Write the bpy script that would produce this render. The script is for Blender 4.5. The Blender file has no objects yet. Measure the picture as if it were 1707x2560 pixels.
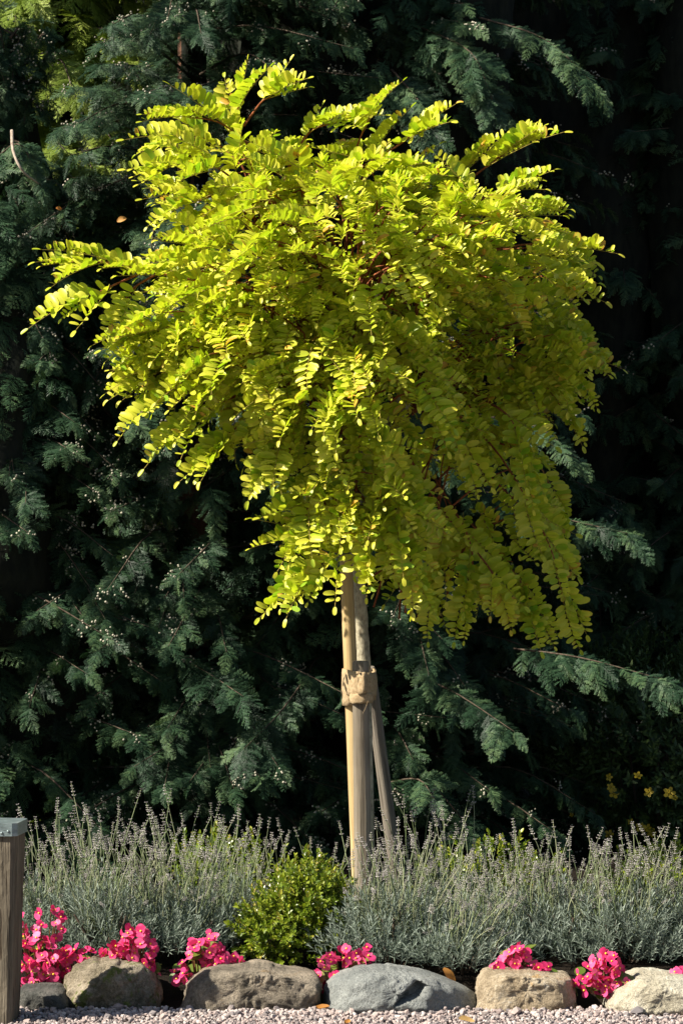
import bpy, math, random
import numpy as np
from mathutils import Vector, Matrix, noise as mnoise

R = math.radians
SC = bpy.context.scene
COL = SC.collection

# ------------------------------------------------------------------ camera, sky, sun, exposure
CAM_D, CAM_H, PX = 9.0, 1.38, 1.25e-3          # tree stands 9 m away; one photo pixel there is 1.25 mm
cam_data = bpy.data.cameras.new('camera')
cam_data.sensor_fit = 'VERTICAL'
cam_data.sensor_height = 36.0
cam_data.lens = 36.0 * CAM_D / (2560 * PX)
cam_data.clip_start, cam_data.clip_end = 0.1, 400
cam = bpy.data.objects.new('camera', cam_data)
cam.location = (0, -CAM_D, CAM_H)
cam.rotation_euler = (R(90), 0, 0)
COL.objects.link(cam)
SC.camera = cam

SUN_AZ, SUN_EL = R(70), R(40)                  # azimuth: degrees left of the camera's own back
sun_dir = Vector((-math.sin(SUN_AZ) * math.cos(SUN_EL), -math.cos(SUN_AZ) * math.cos(SUN_EL), math.sin(SUN_EL)))
world = bpy.data.worlds.new('World')
SC.world = world
world.use_nodes = True
wn = world.node_tree.nodes
sky = wn.new('ShaderNodeTexSky')
sky.sky_type = 'NISHITA'
sky.sun_disc = False
sky.sun_elevation = SUN_EL
sky.sun_rotation = math.atan2(sun_dir.x, sun_dir.y) % (2 * math.pi)
world.node_tree.links.new(sky.outputs[0], wn['Background'].inputs[0])
wn['Background'].inputs[1].default_value = 0.05

sl = bpy.data.lights.new('sun', 'SUN')
sl.energy = 5.0
sl.angle = R(0.53)
sl.color = (1.0, 0.93, 0.80)
so = bpy.data.objects.new('sun', sl)
so.rotation_euler = (-sun_dir).to_track_quat('-Z', 'Y').to_euler()
so.location = sun_dir * 30
COL.objects.link(so)

vs = SC.view_settings
vs.view_transform, vs.look, vs.exposure, vs.gamma = 'Standard', 'None', 1.25, 1.0
vs.use_curve_mapping = False
SC.render.engine = 'CYCLES'
SC.cycles.max_bounces = 8
SC.cycles.transmission_bounces = 6


# ------------------------------------------------------------------ helpers
def P(px, py, d):
    """point of the photo's pixel (1707 x 2560) at d metres from the camera"""
    k = PX * d / CAM_D
    return Vector(((px - 853.5) * k, d - CAM_D, CAM_H - (py - 1280) * k))


OV = 2560 / 2352.0


def O(x, y, d):
    return P(x * OV, y * OV, d)


def tag(o, label=None, cat=None, group=None, kind=None):
    for k, v in (('label', label), ('category', cat), ('group', group), ('kind', kind)):
        if v:
            o[k] = v
    return o


def thing(name, loc, label, cat, group=None):
    o = bpy.data.objects.new(name, None)
    o.location = loc
    o.empty_display_size = 0.05
    COL.objects.link(o)
    return tag(o, label, cat, group)


def link(name, mesh, parent=None, M=None):
    """M is a world matrix; the parent is an unrotated Empty or unrotated child"""
    o = bpy.data.objects.new(name, mesh)
    COL.objects.link(o)
    if parent is not None:
        o.parent = parent
        off = Vector((0, 0, 0))
        q = parent
        while q is not None:
            off += q.location
            q = q.parent
        if M is None:
            M = Matrix.Identity(4)
        M = Matrix.Translation(-off) @ M
    if M is not None:
        o.matrix_basis = M
    return o


def mesh_from(name, V, F, mats, midx=None, tone=None, smooth=True):
    me = bpy.data.meshes.new(name)
    V = np.asarray(V, dtype=np.float32)
    me.from_pydata(V.tolist() if len(V) < 200000 else V, [], [list(f) for f in F] if not isinstance(F, np.ndarray) else F.tolist())
    for m in (mats if isinstance(mats, (list, tuple)) else [mats]):
        me.materials.append(m)
    if midx is not None:
        me.polygons.foreach_set('material_index', np.asarray(midx, dtype=np.int32))
    if tone is not None:
        a = me.attributes.new('tone', 'FLOAT', 'POINT')
        a.data.foreach_set('value', np.asarray(tone, dtype=np.float32))
    me.polygons.foreach_set('use_smooth', np.full(len(me.polygons), smooth, dtype=bool))
    me.update()
    return me


class MB:
    def __init__(s):
        s.V, s.F, s.M, s.T = [], [], [], []

    def add(s, V, F, m=0, tone=0.5):
        b = len(s.V)
        s.V += [tuple(v) for v in V]
        s.F += [tuple(i + b for i in f) for f in F]
        s.M += [m] * len(F)
        s.T += [tone] * len(V) if np.isscalar(tone) else list(tone)

    def tube(s, pts, radii, n=6, m=0, tone=0.5, cap=True):
        pts = [Vector(p) for p in pts]
        rings = []
        ref = None
        for i, p in enumerate(pts):
            t = (pts[min(i + 1, len(pts) - 1)] - pts[max(i - 1, 0)]).normalized()
            if ref is None:
                ref = t.orthogonal().normalized()
            ref = (ref - t * ref.dot(t)).normalized()
            b = t.cross(ref)
            r = radii[i] if hasattr(radii, '__len__') else radii
            rings += [p + (ref * math.cos(2 * math.pi * k / n) + b * math.sin(2 * math.pi * k / n)) * r for k in range(n)]
        F = [(i * n + k, i * n + (k + 1) % n, (i + 1) * n + (k + 1) % n, (i + 1) * n + k)
             for i in range(len(pts) - 1) for k in range(n)]
        if cap:
            F += [tuple(range(n - 1, -1, -1)), tuple((len(pts) - 1) * n + k for k in range(n))]
        s.add(rings, F, m, tone)

    def mesh(s, name, mats, smooth=True):
        return mesh_from(name, s.V, s.F, mats, s.M, s.T, smooth)


def frame(x, z, loc, sc=1.0):
    """matrix whose local X looks along x and local Z leans to z"""
    x = Vector(x).normalized()
    z = Vector(z)
    z = z - x * z.dot(x)
    if z.length < 1e-4:
        z = x.orthogonal()
    z.normalize()
    y = z.cross(x)
    m = Matrix(((x.x, y.x, z.x, 0), (x.y, y.y, z.y, 0), (x.z, y.z, z.z, 0), (0, 0, 0, 1)))
    m = m @ Matrix.Scale(sc, 4)
    m.translation = loc
    return m


def bake(name, tmpl, mats_list, material):
    """join many placed copies of template meshes into ONE mesh; tmpl: list of meshes, mats_list: [(idx, Matrix)]"""
    Vs, Fs, Ts, Ms, b = [], [], [], [], 0
    cache = []
    for me in tmpl:
        v = np.empty(len(me.vertices) * 3, np.float32)
        me.vertices.foreach_get('co', v)
        t = np.empty(len(me.vertices), np.float32)
        me.attributes['tone'].data.foreach_get('value', t)
        mi = np.empty(len(me.polygons), np.int32)
        me.polygons.foreach_get('material_index', mi)
        cache.append((v.reshape(-1, 3), [tuple(p.vertices) for p in me.polygons], t, mi))
    for i, M in mats_list:
        v, f, t, mi = cache[i]
        A = np.array(M, dtype=np.float32)
        Vs.append(v @ A[:3, :3].T + A[:3, 3])
        Fs += [tuple(k + b for k in q) for q in f]
        Ts.append(np.clip(t + random.uniform(-.15, .15), 0, 1))
        Ms.append(mi)
        b += len(v)
    return mesh_from(name, np.concatenate(Vs), Fs, material, np.concatenate(Ms), np.concatenate(Ts))


def scatter(name, variants, pts, rots, scs, idx, parent=None):
    """ONE object of uncountable small geometry: points that carry instanced mesh geometry"""
    me = bpy.data.meshes.new(name)
    pts = np.asarray(pts, np.float32)
    off = Vector((0, 0, 0))
    q = parent
    while q is not None:
        off += q.location
        q = q.parent
    me.from_pydata((pts - np.array(off, dtype=np.float32)).tolist(), [], [])
    for an, ty, key, dat in (('rot', 'FLOAT_VECTOR', 'vector', rots), ('sc', 'FLOAT_VECTOR', 'vector', scs), ('vi', 'INT', 'value', idx)):
        a = me.attributes.new(an, ty, 'POINT')
        a.data.foreach_set(key, np.asarray(dat, np.int32 if ty == 'INT' else np.float32).ravel())
    for v in variants:
        for m in v.materials:
            if m.name not in [q.name for q in me.materials if q]:
                me.materials.append(m)
    o = bpy.data.objects.new(name, me)
    COL.objects.link(o)
    if parent is not None:
        o.parent = parent
    ng = bpy.data.node_groups.new(name, 'GeometryNodeTree')
    ng.interface.new_socket('Geometry', in_out='INPUT', socket_type='NodeSocketGeometry')
    ng.interface.new_socket('Geometry', in_out='OUTPUT', socket_type='NodeSocketGeometry')
    N, L = ng.nodes, ng.links
    gi, go = N.new('NodeGroupInput'), N.new('NodeGroupOutput')
    iop = N.new('GeometryNodeInstanceOnPoints')
    g2i = N.new('GeometryNodeGeometryToInstance')
    for v in reversed(variants):
        src = bpy.data.objects.new(v.name + '_source', v)      # not linked: only its mesh is read
        oi = N.new('GeometryNodeObjectInfo')
        oi.inputs[0].default_value = src
        L.new(oi.outputs['Geometry'], g2i.inputs[0])
    if len(variants) > 1:                                      # one instance per variant
        N.remove(g2i)
        join = N.new('GeometryNodeJoinGeometry')
        for oi in [n for n in N if n.bl_idname == 'GeometryNodeObjectInfo']:
            g = N.new('GeometryNodeGeometryToInstance')
            L.new(oi.outputs['Geometry'], g.inputs[0])
            L.new(g.outputs[0], join.inputs[0])
        inst = join.outputs[0]
    else:
        inst = g2i.outputs[0]
    L.new(gi.outputs[0], iop.inputs['Points'])
    L.new(inst, iop.inputs['Instance'])
    iop.inputs['Pick Instance'].default_value = True

    def attr(n, ty):
        a = N.new('GeometryNodeInputNamedAttribute')
        a.data_type = ty
        a.inputs[0].default_value = n
        return [s for s in a.outputs if s.enabled and s.name == 'Attribute'][0]
    L.new(attr('vi', 'INT'), iop.inputs['Instance Index'])
    e2r = N.new('FunctionNodeEulerToRotation')
    L.new(attr('rot', 'FLOAT_VECTOR'), e2r.inputs[0])
    L.new(e2r.outputs[0], iop.inputs['Rotation'])
    L.new(attr('sc', 'FLOAT_VECTOR'), iop.inputs['Scale'])
    L.new(iop.outputs[0], go.inputs[0])
    md = o.modifiers.new('scatter', 'NODES')
    md.node_group = ng
    o['kind'] = 'stuff'
    return o


def scatter_M(name, variants, placed, parent=None):
    return scatter(name, variants, [m.translation[:] for _, m in placed], [m.to_euler()[:] for _, m in placed],
                   [m.to_scale()[:] for _, m in placed], [i for i, _ in placed], parent)


# ------------------------------------------------------------------ materials
def mat(name, rough=0.8, spec=0.3):
    m = bpy.data.materials.new(name)
    m.use_nodes = True
    b = m.node_tree.nodes['Principled BSDF']
    b.inputs['Roughness'].default_value = rough
    b.inputs['Specular IOR Level'].default_value = spec
    return m, m.node_tree.nodes, m.node_tree.links, b


def ramp(N, stops):
    r = N.new('ShaderNodeValToRGB')
    e = r.color_ramp.elements
    while len(e) < len(stops):
        e.new(0.5)
    for el, (p, c) in zip(e, stops):
        el.position = p
        el.color = (*c, 1)
    return r


def noise(N, L, scale, detail=4, vec=None, rough=0.55):
    n = N.new('ShaderNodeTexNoise')
    n.inputs['Scale'].default_value = scale
    n.inputs['Detail'].default_value = detail
    n.inputs['Roughness'].default_value = rough
    if vec is not None:
        L.new(vec, n.inputs['Vector'])
    return n.outputs[0]


def mapped(N, L, scale=(1, 1, 1), src='Object'):
    tc = N.new('ShaderNodeTexCoord')
    mp = N.new('ShaderNodeMapping')
    mp.inputs['Scale'].default_value = scale
    L.new(tc.outputs[src], mp.inputs[0])
    return mp.outputs[0]


def bump(N, L, b, h, strength=0.4, dist=0.01):
    n = N.new('ShaderNodeBump')
    n.inputs['Strength'].default_value = strength
    n.inputs['Distance'].default_value = dist
    L.new(h, n.inputs['Height'])
    L.new(n.outputs[0], b.inputs['Normal'])


def add_math(N, L, a, b_, op='ADD'):
    n = N.new('ShaderNodeMath')
    n.operation = op
    for s, v in zip(n.inputs, (a, b_)):
        if isinstance(v, (int, float)):
            s.default_value = v
        else:
            L.new(v, s)
    return n.outputs[0]


def leaf_mat(name, stops, tr_gain=(1, 1, 1), trans=0.4, rough=0.45, spec=0.3, obj_var=0.3):
    """thin leaf: reflects with its surface colour and lets light of its own tint through"""
    m, N, L, b = mat(name, rough, spec)
    at = N.new('ShaderNodeAttribute')
    at.attribute_name = 'tone'
    oi = N.new('ShaderNodeObjectInfo')
    f = add_math(N, L, at.outputs['Fac'], add_math(N, L, add_math(N, L, oi.outputs['Random'], -0.5), obj_var, 'MULTIPLY'))
    r = ramp(N, stops)
    L.new(f, r.inputs[0])
    L.new(r.outputs[0], b.inputs['Base Color'])
    if trans > 0:
        t = N.new('ShaderNodeBsdfTranslucent')
        mul = N.new('ShaderNodeMix')
        mul.data_type, mul.blend_type = 'RGBA', 'MULTIPLY'
        mul.inputs[0].default_value = 1
        L.new(r.outputs[0], mul.inputs[6])
        mul.inputs[7].default_value = (*tr_gain, 1)
        L.new(mul.outputs[2], t.inputs[0])
        mx = N.new('ShaderNodeMixShader')
        mx.inputs[0].default_value = trans
        L.new(b.outputs[0], mx.inputs[1])
        L.new(t.outputs[0], mx.inputs[2])
        L.new(mx.outputs[0], N['Material Output'].inputs[0])
    return m


def wood_mat(name, c0, c1, c2, stretch=(40, 40, 2.2), crack=0.5, rough=0.85):
    m, N, L, b = mat(name, rough, 0.2)
    v = mapped(N, L, stretch)
    n1 = noise(N, L, 1.0, 6, v, 0.65)
    n2 = noise(N, L, 6.0, 3, mapped(N, L))
    r = ramp(N, [(0.34, c0), (0.5, c1), (0.66, c2)])
    L.new(add_math(N, L, add_math(N, L, n1, 0.75, 'MULTIPLY'), add_math(N, L, n2, 0.25, 'MULTIPLY')), r.inputs[0])
    n3 = noise(N, L, 1.0, 3, mapped(N, L, tuple(q * 2.2 for q in stretch)), 0.5)      # dark drying checks along the grain
    rc = ramp(N, [(0.33, (.35, .30, .26)), (0.40, (1, 1, 1))])
    L.new(n3, rc.inputs[0])
    mu = N.new('ShaderNodeMix')
    mu.data_type, mu.blend_type = 'RGBA', 'MULTIPLY'
    mu.inputs[0].default_value = min(1, crack * 1.4)
    L.new(r.outputs[0], mu.inputs[6])
    L.new(rc.outputs[0], mu.inputs[7])
    L.new(mu.outputs[2], b.inputs['Base Color'])
    bump(N, L, b, add_math(N, L, n1, n3), min(1, crack * 1.5), 0.006)
    return m


def bark_mat(name, c0, c1, scale=60, stretch=(1, 1, .35), b_=0.6):
    m, N, L, b = mat(name, 0.9, 0.15)
    v = mapped(N, L, stretch)
    n1 = noise(N, L, scale, 5, v, 0.6)
    r = ramp(N, [(0.35, c0), (0.65, c1)])
    L.new(n1, r.inputs[0])
    L.new(r.outputs[0], b.inputs['Base Color'])
    bump(N, L, b, n1, b_, 0.005)
    return m


def rock_mat(name, cols, lichen=None, scale=9, lich_amt=0.62, warm=None):
    m, N, L, b = mat(name, 0.9, 0.2)
    v = mapped(N, L)
    n1 = noise(N, L, scale, 8, v, 0.62)
    n2 = noise(N, L, scale * 11, 5, v, 0.75)
    r = ramp(N, [(0.41, cols[0]), (0.5, cols[1]), (0.59, cols[2])])
    L.new(add_math(N, L, add_math(N, L, n1, 0.6, 'MULTIPLY'), add_math(N, L, n2, 0.4, 'MULTIPLY')), r.inputs[0])
    col = r.outputs[0]
    for c, amt, sc2 in ((lichen, lich_amt, scale * 2.2), (warm, 0.6, scale * 0.7)):
        if c is None:
            continue
        n3 = noise(N, L, sc2, 6, mapped(N, L, (1, 1.3, .9)), 0.7)
        rr = ramp(N, [(amt, (0, 0, 0)), (amt + 0.06, (1, 1, 1))])
        L.new(n3, rr.inputs[0])
        mx = N.new('ShaderNodeMix')
        mx.data_type = 'RGBA'
        L.new(rr.outputs[0], mx.inputs[0])
        L.new(col, mx.inputs[6])
        mx.inputs[7].default_value = (*c, 1)
        col = mx.outputs[2]
    sp = noise(N, L, 320, 2, v, 0.6)
    rs_ = ramp(N, [(0.36, (.55, .54, .52)), (0.5, (1, 1, 1)), (0.66, (1.0, 1.0, 1.0))])
    L.new(sp, rs_.inputs[0])
    mu = N.new('ShaderNodeMix')
    mu.data_type, mu.blend_type = 'RGBA', 'MULTIPLY'
    mu.inputs[0].default_value = .8
    L.new(col, mu.inputs[6])
    L.new(rs_.outputs[0], mu.inputs[7])
    col = mu.outputs[2]
    L.new(col, b.inputs['Base Color'])
    bump(N, L, b, add_math(N, L, n1, add_math(N, L, n2, 0.7, 'MULTIPLY')), 1.0, 0.018)
    return m


GOLD = leaf_mat('golden_leaf', [(0.0, (.24, .38, .02)), (0.35, (.47, .51, .035)), (0.7, (.66, .62, .055)), (0.93, (.70, .63, .08)), (1.0, (.62, .33, .05))],
                tr_gain=(.85, 1.09, .40), trans=0.40, rough=0.42, spec=0.35)
RACHIS = mat('leaf_stalk', 0.6)[0]
RACHIS.node_tree.nodes['Principled BSDF'].inputs['Base Color'].default_value = (.34, .26, .05, 1)
REDTWIG = bark_mat('red_brown_twig', (.16, .045, .02), (.30, .10, .04), 80)
CYP = leaf_mat('cypress_scale_leaf', [(0.0, (.008, .021, .010)), (0.45, (.021, .050, .025)), (0.8, (.043, .088, .041)), (1.0, (.08, .13, .055))], (1.0, 1.2, .6), 0.12, 0.5, 0.2, 0.9)
CYP2 = leaf_mat('bright_cypress_scale_leaf', [(0.0, (.10, .16, .02)), (0.5, (.21, .29, .045)), (1.0, (.32, .38, .08))], (1.0, 1.1, .5), 0.2, 0.5, 0.3, 0.6)
CYPBARK = bark_mat('cypress_bark', (.035, .018, .012), (.13, .065, .04), 45, (1, 1, .12))
TWIG = bark_mat('pale_cypress_twig', (.035, .026, .018), (.10, .075, .055), 60)
CONE = leaf_mat('cypress_cone', [(0, (.16, .15, .115)), (1, (.42, .39, .30))], trans=0, obj_var=1.0, rough=.8)
INNER = bark_mat('crown_core_shade', (.006, .008, .006), (.016, .018, .012), 30)  # near-black tone carries the shade deep inside the crowns


# ------------------------------------------------------------------ ground
def grid_mesh(name, x0, x1, y0, y1, nx, ny, zf, m):
    xs, ys = np.linspace(x0, x1, nx), np.linspace(y0, y1, ny)
    V = [(x, y, zf(x, y)) for y in ys for x in xs]
    F = [(j * nx + i, j * nx + i + 1, (j + 1) * nx + i + 1, (j + 1) * nx + i) for j in range(ny - 1) for i in range(nx - 1)]
    return mesh_from(name, V, F, m)


SOIL, N_, L_, b_ = mat('dark_soil', 0.95, 0.1)
nn = noise(N_, L_, 40, 8, mapped(N_, L_), 0.7)
rr_ = ramp(N_, [(0.3, (.007, .005, .004)), (0.7, (.026, .019, .013))])  # dark soil brown, lowered further to stand for shade behind the stones
L_.new(nn, rr_.inputs[0]); L_.new(rr_.outputs[0], b_.inputs['Base Color'])
bump(N_, L_, b_, nn, 1.0, 0.02)
GROUND, N_, L_, b_ = mat('gravel_fines', 0.95, 0.1)
nn = noise(N_, L_, 160, 6, mapped(N_, L_), 0.7)
rr_ = ramp(N_, [(0.3, (.10, .085, .075)), (0.5, (.26, .21, .19)), (0.75, (.42, .36, .33))])
L_.new(nn, rr_.inputs[0]); L_.new(rr_.outputs[0], b_.inputs['Base Color'])
bump(N_, L_, b_, nn, 1.0, 0.01)

g = link('ground', grid_mesh('ground', -150, 150, -150, 150, 3, 3, lambda x, y: -0.06, SOIL)); tag(g, kind='structure')
g = link('gravel_path', grid_mesh('gravel_path', -6, 6, -8.9, -0.91, 30, 30, lambda x, y: -0.022, GROUND)); tag(g, kind='structure')
rs = np.random.RandomState(4)


def bed_z(x, y):
    t = min(1, max(0, (y + 0.86) / 0.25))
    return -0.05 + 0.09 * t * t * (3 - 2 * t) + 0.02 * math.sin(3.1 * x + y) * t + 0.01 * math.sin(9 * x - 7 * y) * t


g = link('garden_bed', grid_mesh('garden_bed', -5, 5, -0.94, 9, 90, 60, bed_z, SOIL)); tag(g, kind='structure')


# ------------------------------------------------------------------ conifers
def spray_mesh(seed, mtl, L=0.24, thick=1.0, droop=0.25, nlat=13):
    """flat fan of scale-leaved branchlets: axis, alternate side shoots, alternate short tips"""
    rg = random.Random(seed)
    mb = MB()

    def strip(p, d, up, ln, w, tone, taper=0.35):
        d = d.normalized()
        s = d.cross(up).normalized() * w
        a = p + d * ln * 0.45
        mb.add([p - s * .6, p + s * .6, a + s, p + d * ln, a - s], [(0, 1, 2, 3, 4)], 0, tone)

    curve = rg.uniform(-.25, .25)

    def axis(t):
        return Vector((L * t, L * curve * t * t * .5, -droop * L * t * t))
    up = Vector((0, 0, 1))
    for i in range(8):
        a, b = axis(i / 8), axis((i + 1) / 8)
        s = Vector((0, .0016 * (1.2 - i / 8) * thick, 0))
        mb.add([a - s, a + s, b + s, b - s], [(0, 1, 2, 3)], 0, .45)
    for i in range(nlat):
        for sg in (-1, 1):
            t = (i + (0.5 if sg > 0 else 0) + rg.uniform(-.15, .15) + .6) / (nlat + 1.0)
            t = min(max(t, .02), .99)
            p = axis(t)
            ll = L * 0.46 * (1 - t) ** 0.75 * (0.55 + 0.45 * min(1, t * 4)) * rg.uniform(.75, 1.15) + .006
            ang = R(rg.uniform(38, 55))
            d = Vector((math.cos(ang), sg * math.sin(ang), rg.uniform(-.45, .25) - droop * t))
            tone = rg.uniform(.25, .6) + .3 * t
            strip(p, d, up, ll, .0016 * thick, tone)
            nsub = max(1, int(ll / .0085))
            dn = d.normalized()
            for j in range(nsub):
                u = (j + .7) / (nsub + .6)
                q = p + dn * ll * u + Vector((0, 0, -.12 * ll * u * u))
                sl_ = (.020 * (1 - u * .55) + .004) * rg.uniform(.75, 1.2)
                for s2 in (-1, 1):
                    a2 = R(rg.uniform(32, 52)) * s2
                    d2 = Vector((dn.x * math.cos(a2) - dn.y * math.sin(a2), dn.x * math.sin(a2) + dn.y * math.cos(a2), dn.z + rg.uniform(-.35, .25)))
                    strip(q, d2, up, sl_, .0019 * thick, min(1, tone + rg.uniform(-.12, .25) * (0.4 + u)))
    return mb.mesh('spray', mtl, False)


SPR = [spray_mesh(s, CYP, droop=d, nlat=n) for s, d, n in ((1, .15, 13), (2, .3, 12), (3, .45, 13), (4, .2, 11), (5, .55, 14))]
SPRG = [spray_mesh(s, CYP2, droop=d, nlat=12, thick=1.4) for s, d in ((11, .4), (12, .6), (13, .5))]


def ico(sub=1):
    import bmesh
    bm = bmesh.new()
    bmesh.ops.create_icosphere(bm, subdivisions=sub, radius=1)
    V = np.array([v.co[:] for v in bm.verts]); F = [tuple(v.index for v in f.verts) for f in bm.faces]
    bm.free()
    return V, F


IV1, IF1 = ico(1)
IV2, IF2 = ico(2)
IV3, IF3 = ico(3)


def cone_mesh(seed):
    rg = random.Random(seed)
    mb = MB()
    for k in range(rg.randint(6, 12)):
        c = Vector((rg.gauss(0, .026), rg.gauss(0, .018), rg.gauss(0, .012)))
        r = rg.uniform(.0032, .0048)
        mb.add(IV1[:, :] * r + np.array(c), IF1, 0, rg.random())
    return mb.mesh('cones', CONE, True)


CONES = [cone_mesh(s) for s in range(4)]


def bez(p, n):
    """smooth polyline through control points (Catmull-Rom)"""
    p = [Vector(q) for q in p]
    if len(p) == 2:
        return [p[0].lerp(p[1], i / n) for i in range(n + 1)]
    e = [p[0] * 2 - p[1]] + p + [p[-1] * 2 - p[-2]]
    out = []
    for i in range(n + 1):
        t = i / n * (len(p) - 1)
        k = min(int(t), len(p) - 2)
        u = t - k
        a, b, c, d = e[k:k + 4]
        out.append(.5 * ((2 * b) + (c - a) * u + (2 * a - 5 * b + 4 * c - d) * u * u + (3 * b - a - 3 * c + d) * u ** 3))
    return out


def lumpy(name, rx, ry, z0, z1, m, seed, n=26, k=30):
    """rough solid core for the dense inner twigs, added to block sky between sprays (local coordinates)"""
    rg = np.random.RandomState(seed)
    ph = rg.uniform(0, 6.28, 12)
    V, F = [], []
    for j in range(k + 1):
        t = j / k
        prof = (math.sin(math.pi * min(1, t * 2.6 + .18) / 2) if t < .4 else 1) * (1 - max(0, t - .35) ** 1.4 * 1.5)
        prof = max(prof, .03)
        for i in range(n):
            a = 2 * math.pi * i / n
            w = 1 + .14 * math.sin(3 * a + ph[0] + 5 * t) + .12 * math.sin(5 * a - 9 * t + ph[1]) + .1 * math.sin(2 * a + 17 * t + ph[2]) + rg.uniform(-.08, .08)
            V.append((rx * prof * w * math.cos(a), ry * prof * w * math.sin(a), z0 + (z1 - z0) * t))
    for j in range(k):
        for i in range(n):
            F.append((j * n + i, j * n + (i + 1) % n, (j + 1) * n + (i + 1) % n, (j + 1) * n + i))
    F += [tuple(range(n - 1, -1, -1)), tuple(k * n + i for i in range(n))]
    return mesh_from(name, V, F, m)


def sprays_along(pts, rg, variants, dens=26, start=.3, scale=1.0, drop=.45, out=None, face=None):
    """lay flat sprays alternately along a twig"""
    res = []
    n = len(pts) - 1
    length = sum((pts[i + 1] - pts[i]).length for i in range(n))
    cnt = max(4, int(length * (1 - start) * dens))
    for i in range(cnt + 2):
        t = start + (1 - start) * min(1, i / cnt)
        k = min(int(t * n), n - 1)
        lift = .35 if rg.random() < .3 else 0
        p = pts[k].lerp(pts[k + 1], t * n - k)
        tan = (pts[k + 1] - pts[k]).normalized()
        side = tan.cross(Vector((0, 0, 1)))
        if side.length < .1:
            side = Vector((1, 0, 0))
        side.normalize()
        sg = 1 if i % 2 else -1
        w = rg.uniform(.35, 1.1) if i < cnt else .1
        d = tan * rg.uniform(.6, 1.0) + side * sg * w + Vector((0, 0, -drop * rg.uniform(.4, 1.4) + lift))
        nrm = Vector((0, 0, 1)) * .7 + (face if face else tan) * .8 + Vector((rg.gauss(0, .45), rg.gauss(0, .45), rg.gauss(0, .45)))
        res.append((rg.randrange(len(variants)), frame(d, nrm, p, scale * rg.uniform(.5, 1.1) * (1.1 - .35 * t))))
    return res


def conifer(name, label, px, d, Rr, H, nb, seed, variants=SPR, front=120, core=.62, group='tall evergreens behind the bed', z_low=.12, hero=(), cones=.05, arc=(-190, 10), sc=1.0, trunk_r=.07, skip=None):
    rg = random.Random(seed)
    base = P(px, 1280, d)
    base.z = .02
    root = thing(name, base, label, 'conifer tree', group)
    mb = MB()
    zs = [-.05, .1, .6, 1.5, 3, H]
    mb.tube([(rg.gauss(0, .02), rg.gauss(0, .02), z) for z in zs], [trunk_r * 1.4, trunk_r * 1.1, trunk_r, trunk_r * .85, trunk_r * .6, .01], 12)
    t = link('trunk', mb.mesh('trunk', CYPBARK), root)
    t.location = (0, 0, 0)
    c = link('inner_twig_core', lumpy('inner_twig_core', Rr * core, Rr * core, .12, H * .97, INNER, seed), root)
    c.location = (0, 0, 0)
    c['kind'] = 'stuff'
    placed, wood, cn = [], MB(), []
    for i in range(nb):
        a = R(rg.uniform(*arc))
        z = z_low + (H - z_low) * ((i + rg.random()) / nb) ** 1.12
        if skip and skip(a, z):
            continue
        rad = Rr * (1 - .85 * (z / H) ** 1.6) * rg.uniform(.72, 1.12)
        dr = Vector((math.cos(a), math.sin(a), 0))
        p0 = base + Vector((0, 0, z))
        p0 += dr * Rr * core * .35
        tip = base + dr * rad + Vector((0, 0, z + rg.uniform(-.18, .06)))
        mid = (p0 + tip) / 2 + Vector((rg.gauss(0, .04), rg.gauss(0, .04), rg.uniform(.03, .14)))
        pts = bez([p0, mid, tip], 8)
        wood.tube([q - base for q in pts], [.006, .0055, .005, .0045, .004, .0035, .003, .002, .001], 4)
        if z < 4.2:
            sp = sprays_along(pts, rg, variants, 56, .10, sc * .56, .5, face=dr)
        else:
            sp = sprays_along(pts, rg, variants, 14, .28, sc * 1.3, .55, face=dr)
        placed += sp
        for _, M in sp:
            if rg.random() < cones:
                q = M @ Vector((rg.uniform(.05, .14), rg.uniform(-.03, .03), .006))
                cn.append((rg.randrange(4), Matrix.Translation(q) @ Matrix.Rotation(rg.uniform(0, 6), 4, 'Z')))
    for i in range(500):
        a, z = R(rg.uniform(*arc)), rg.uniform(.15, min(H * .8, 5.0))
        if skip and skip(a, z):
            continue
        dr = Vector((math.cos(a), math.sin(a), 0))
        rr = Rr * max(core, .42) * (1.02 if z < H * .4 else .8)
        d_ = dr * .7 + Vector((rg.gauss(0, .5), rg.gauss(0, .5), -.5 + rg.gauss(0, .4)))
        placed.append((rg.randrange(len(variants)), frame(d_, dr + Vector((0, 0, .6)), base + dr * rr + Vector((0, 0, z)), sc * rg.uniform(.55, .95))))
    wb = link('branches', wood.mesh('branches', TWIG), root)
    wb.location = (0, 0, 0)
    wb['kind'] = 'stuff'
    hero_pl = []
    for ctrl, scl, dens, drop in hero:
        pts = bez([O(*q) for q in ctrl], 10)
        hb = MB()
        hb.tube([q - base for q in pts], [.0036 * (1 - .08 * k) + .0007 for k in range(11)], 6)
        br = link('branch', hb.mesh('branch', TWIG), root)
        br.location = (0, 0, 0)
        hero_pl += sprays_along(pts, rg, variants, dens * 1.6, .05, scl * .78, drop, face=Vector((-.4, -1, .3)))
    # sprays that show largest are parts of their own, the rest is one foliage part
    key = lambda s: s[1].translation.y + .25 * abs(s[1].translation.z - 1.4) + (9 if abs(s[1].translation.x) > 1.5 or s[1].translation.z > 3.4 else 0)
    placed.sort(key=key)
    for vi, M in hero_pl + placed[:front]:
        link('spray', variants[vi], root, M)
    if placed[front:]:
        scatter_M('foliage', variants, placed[front:], root)
    if cn:
        scatter_M('cones', CONES, cn, root)
    return root


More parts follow.
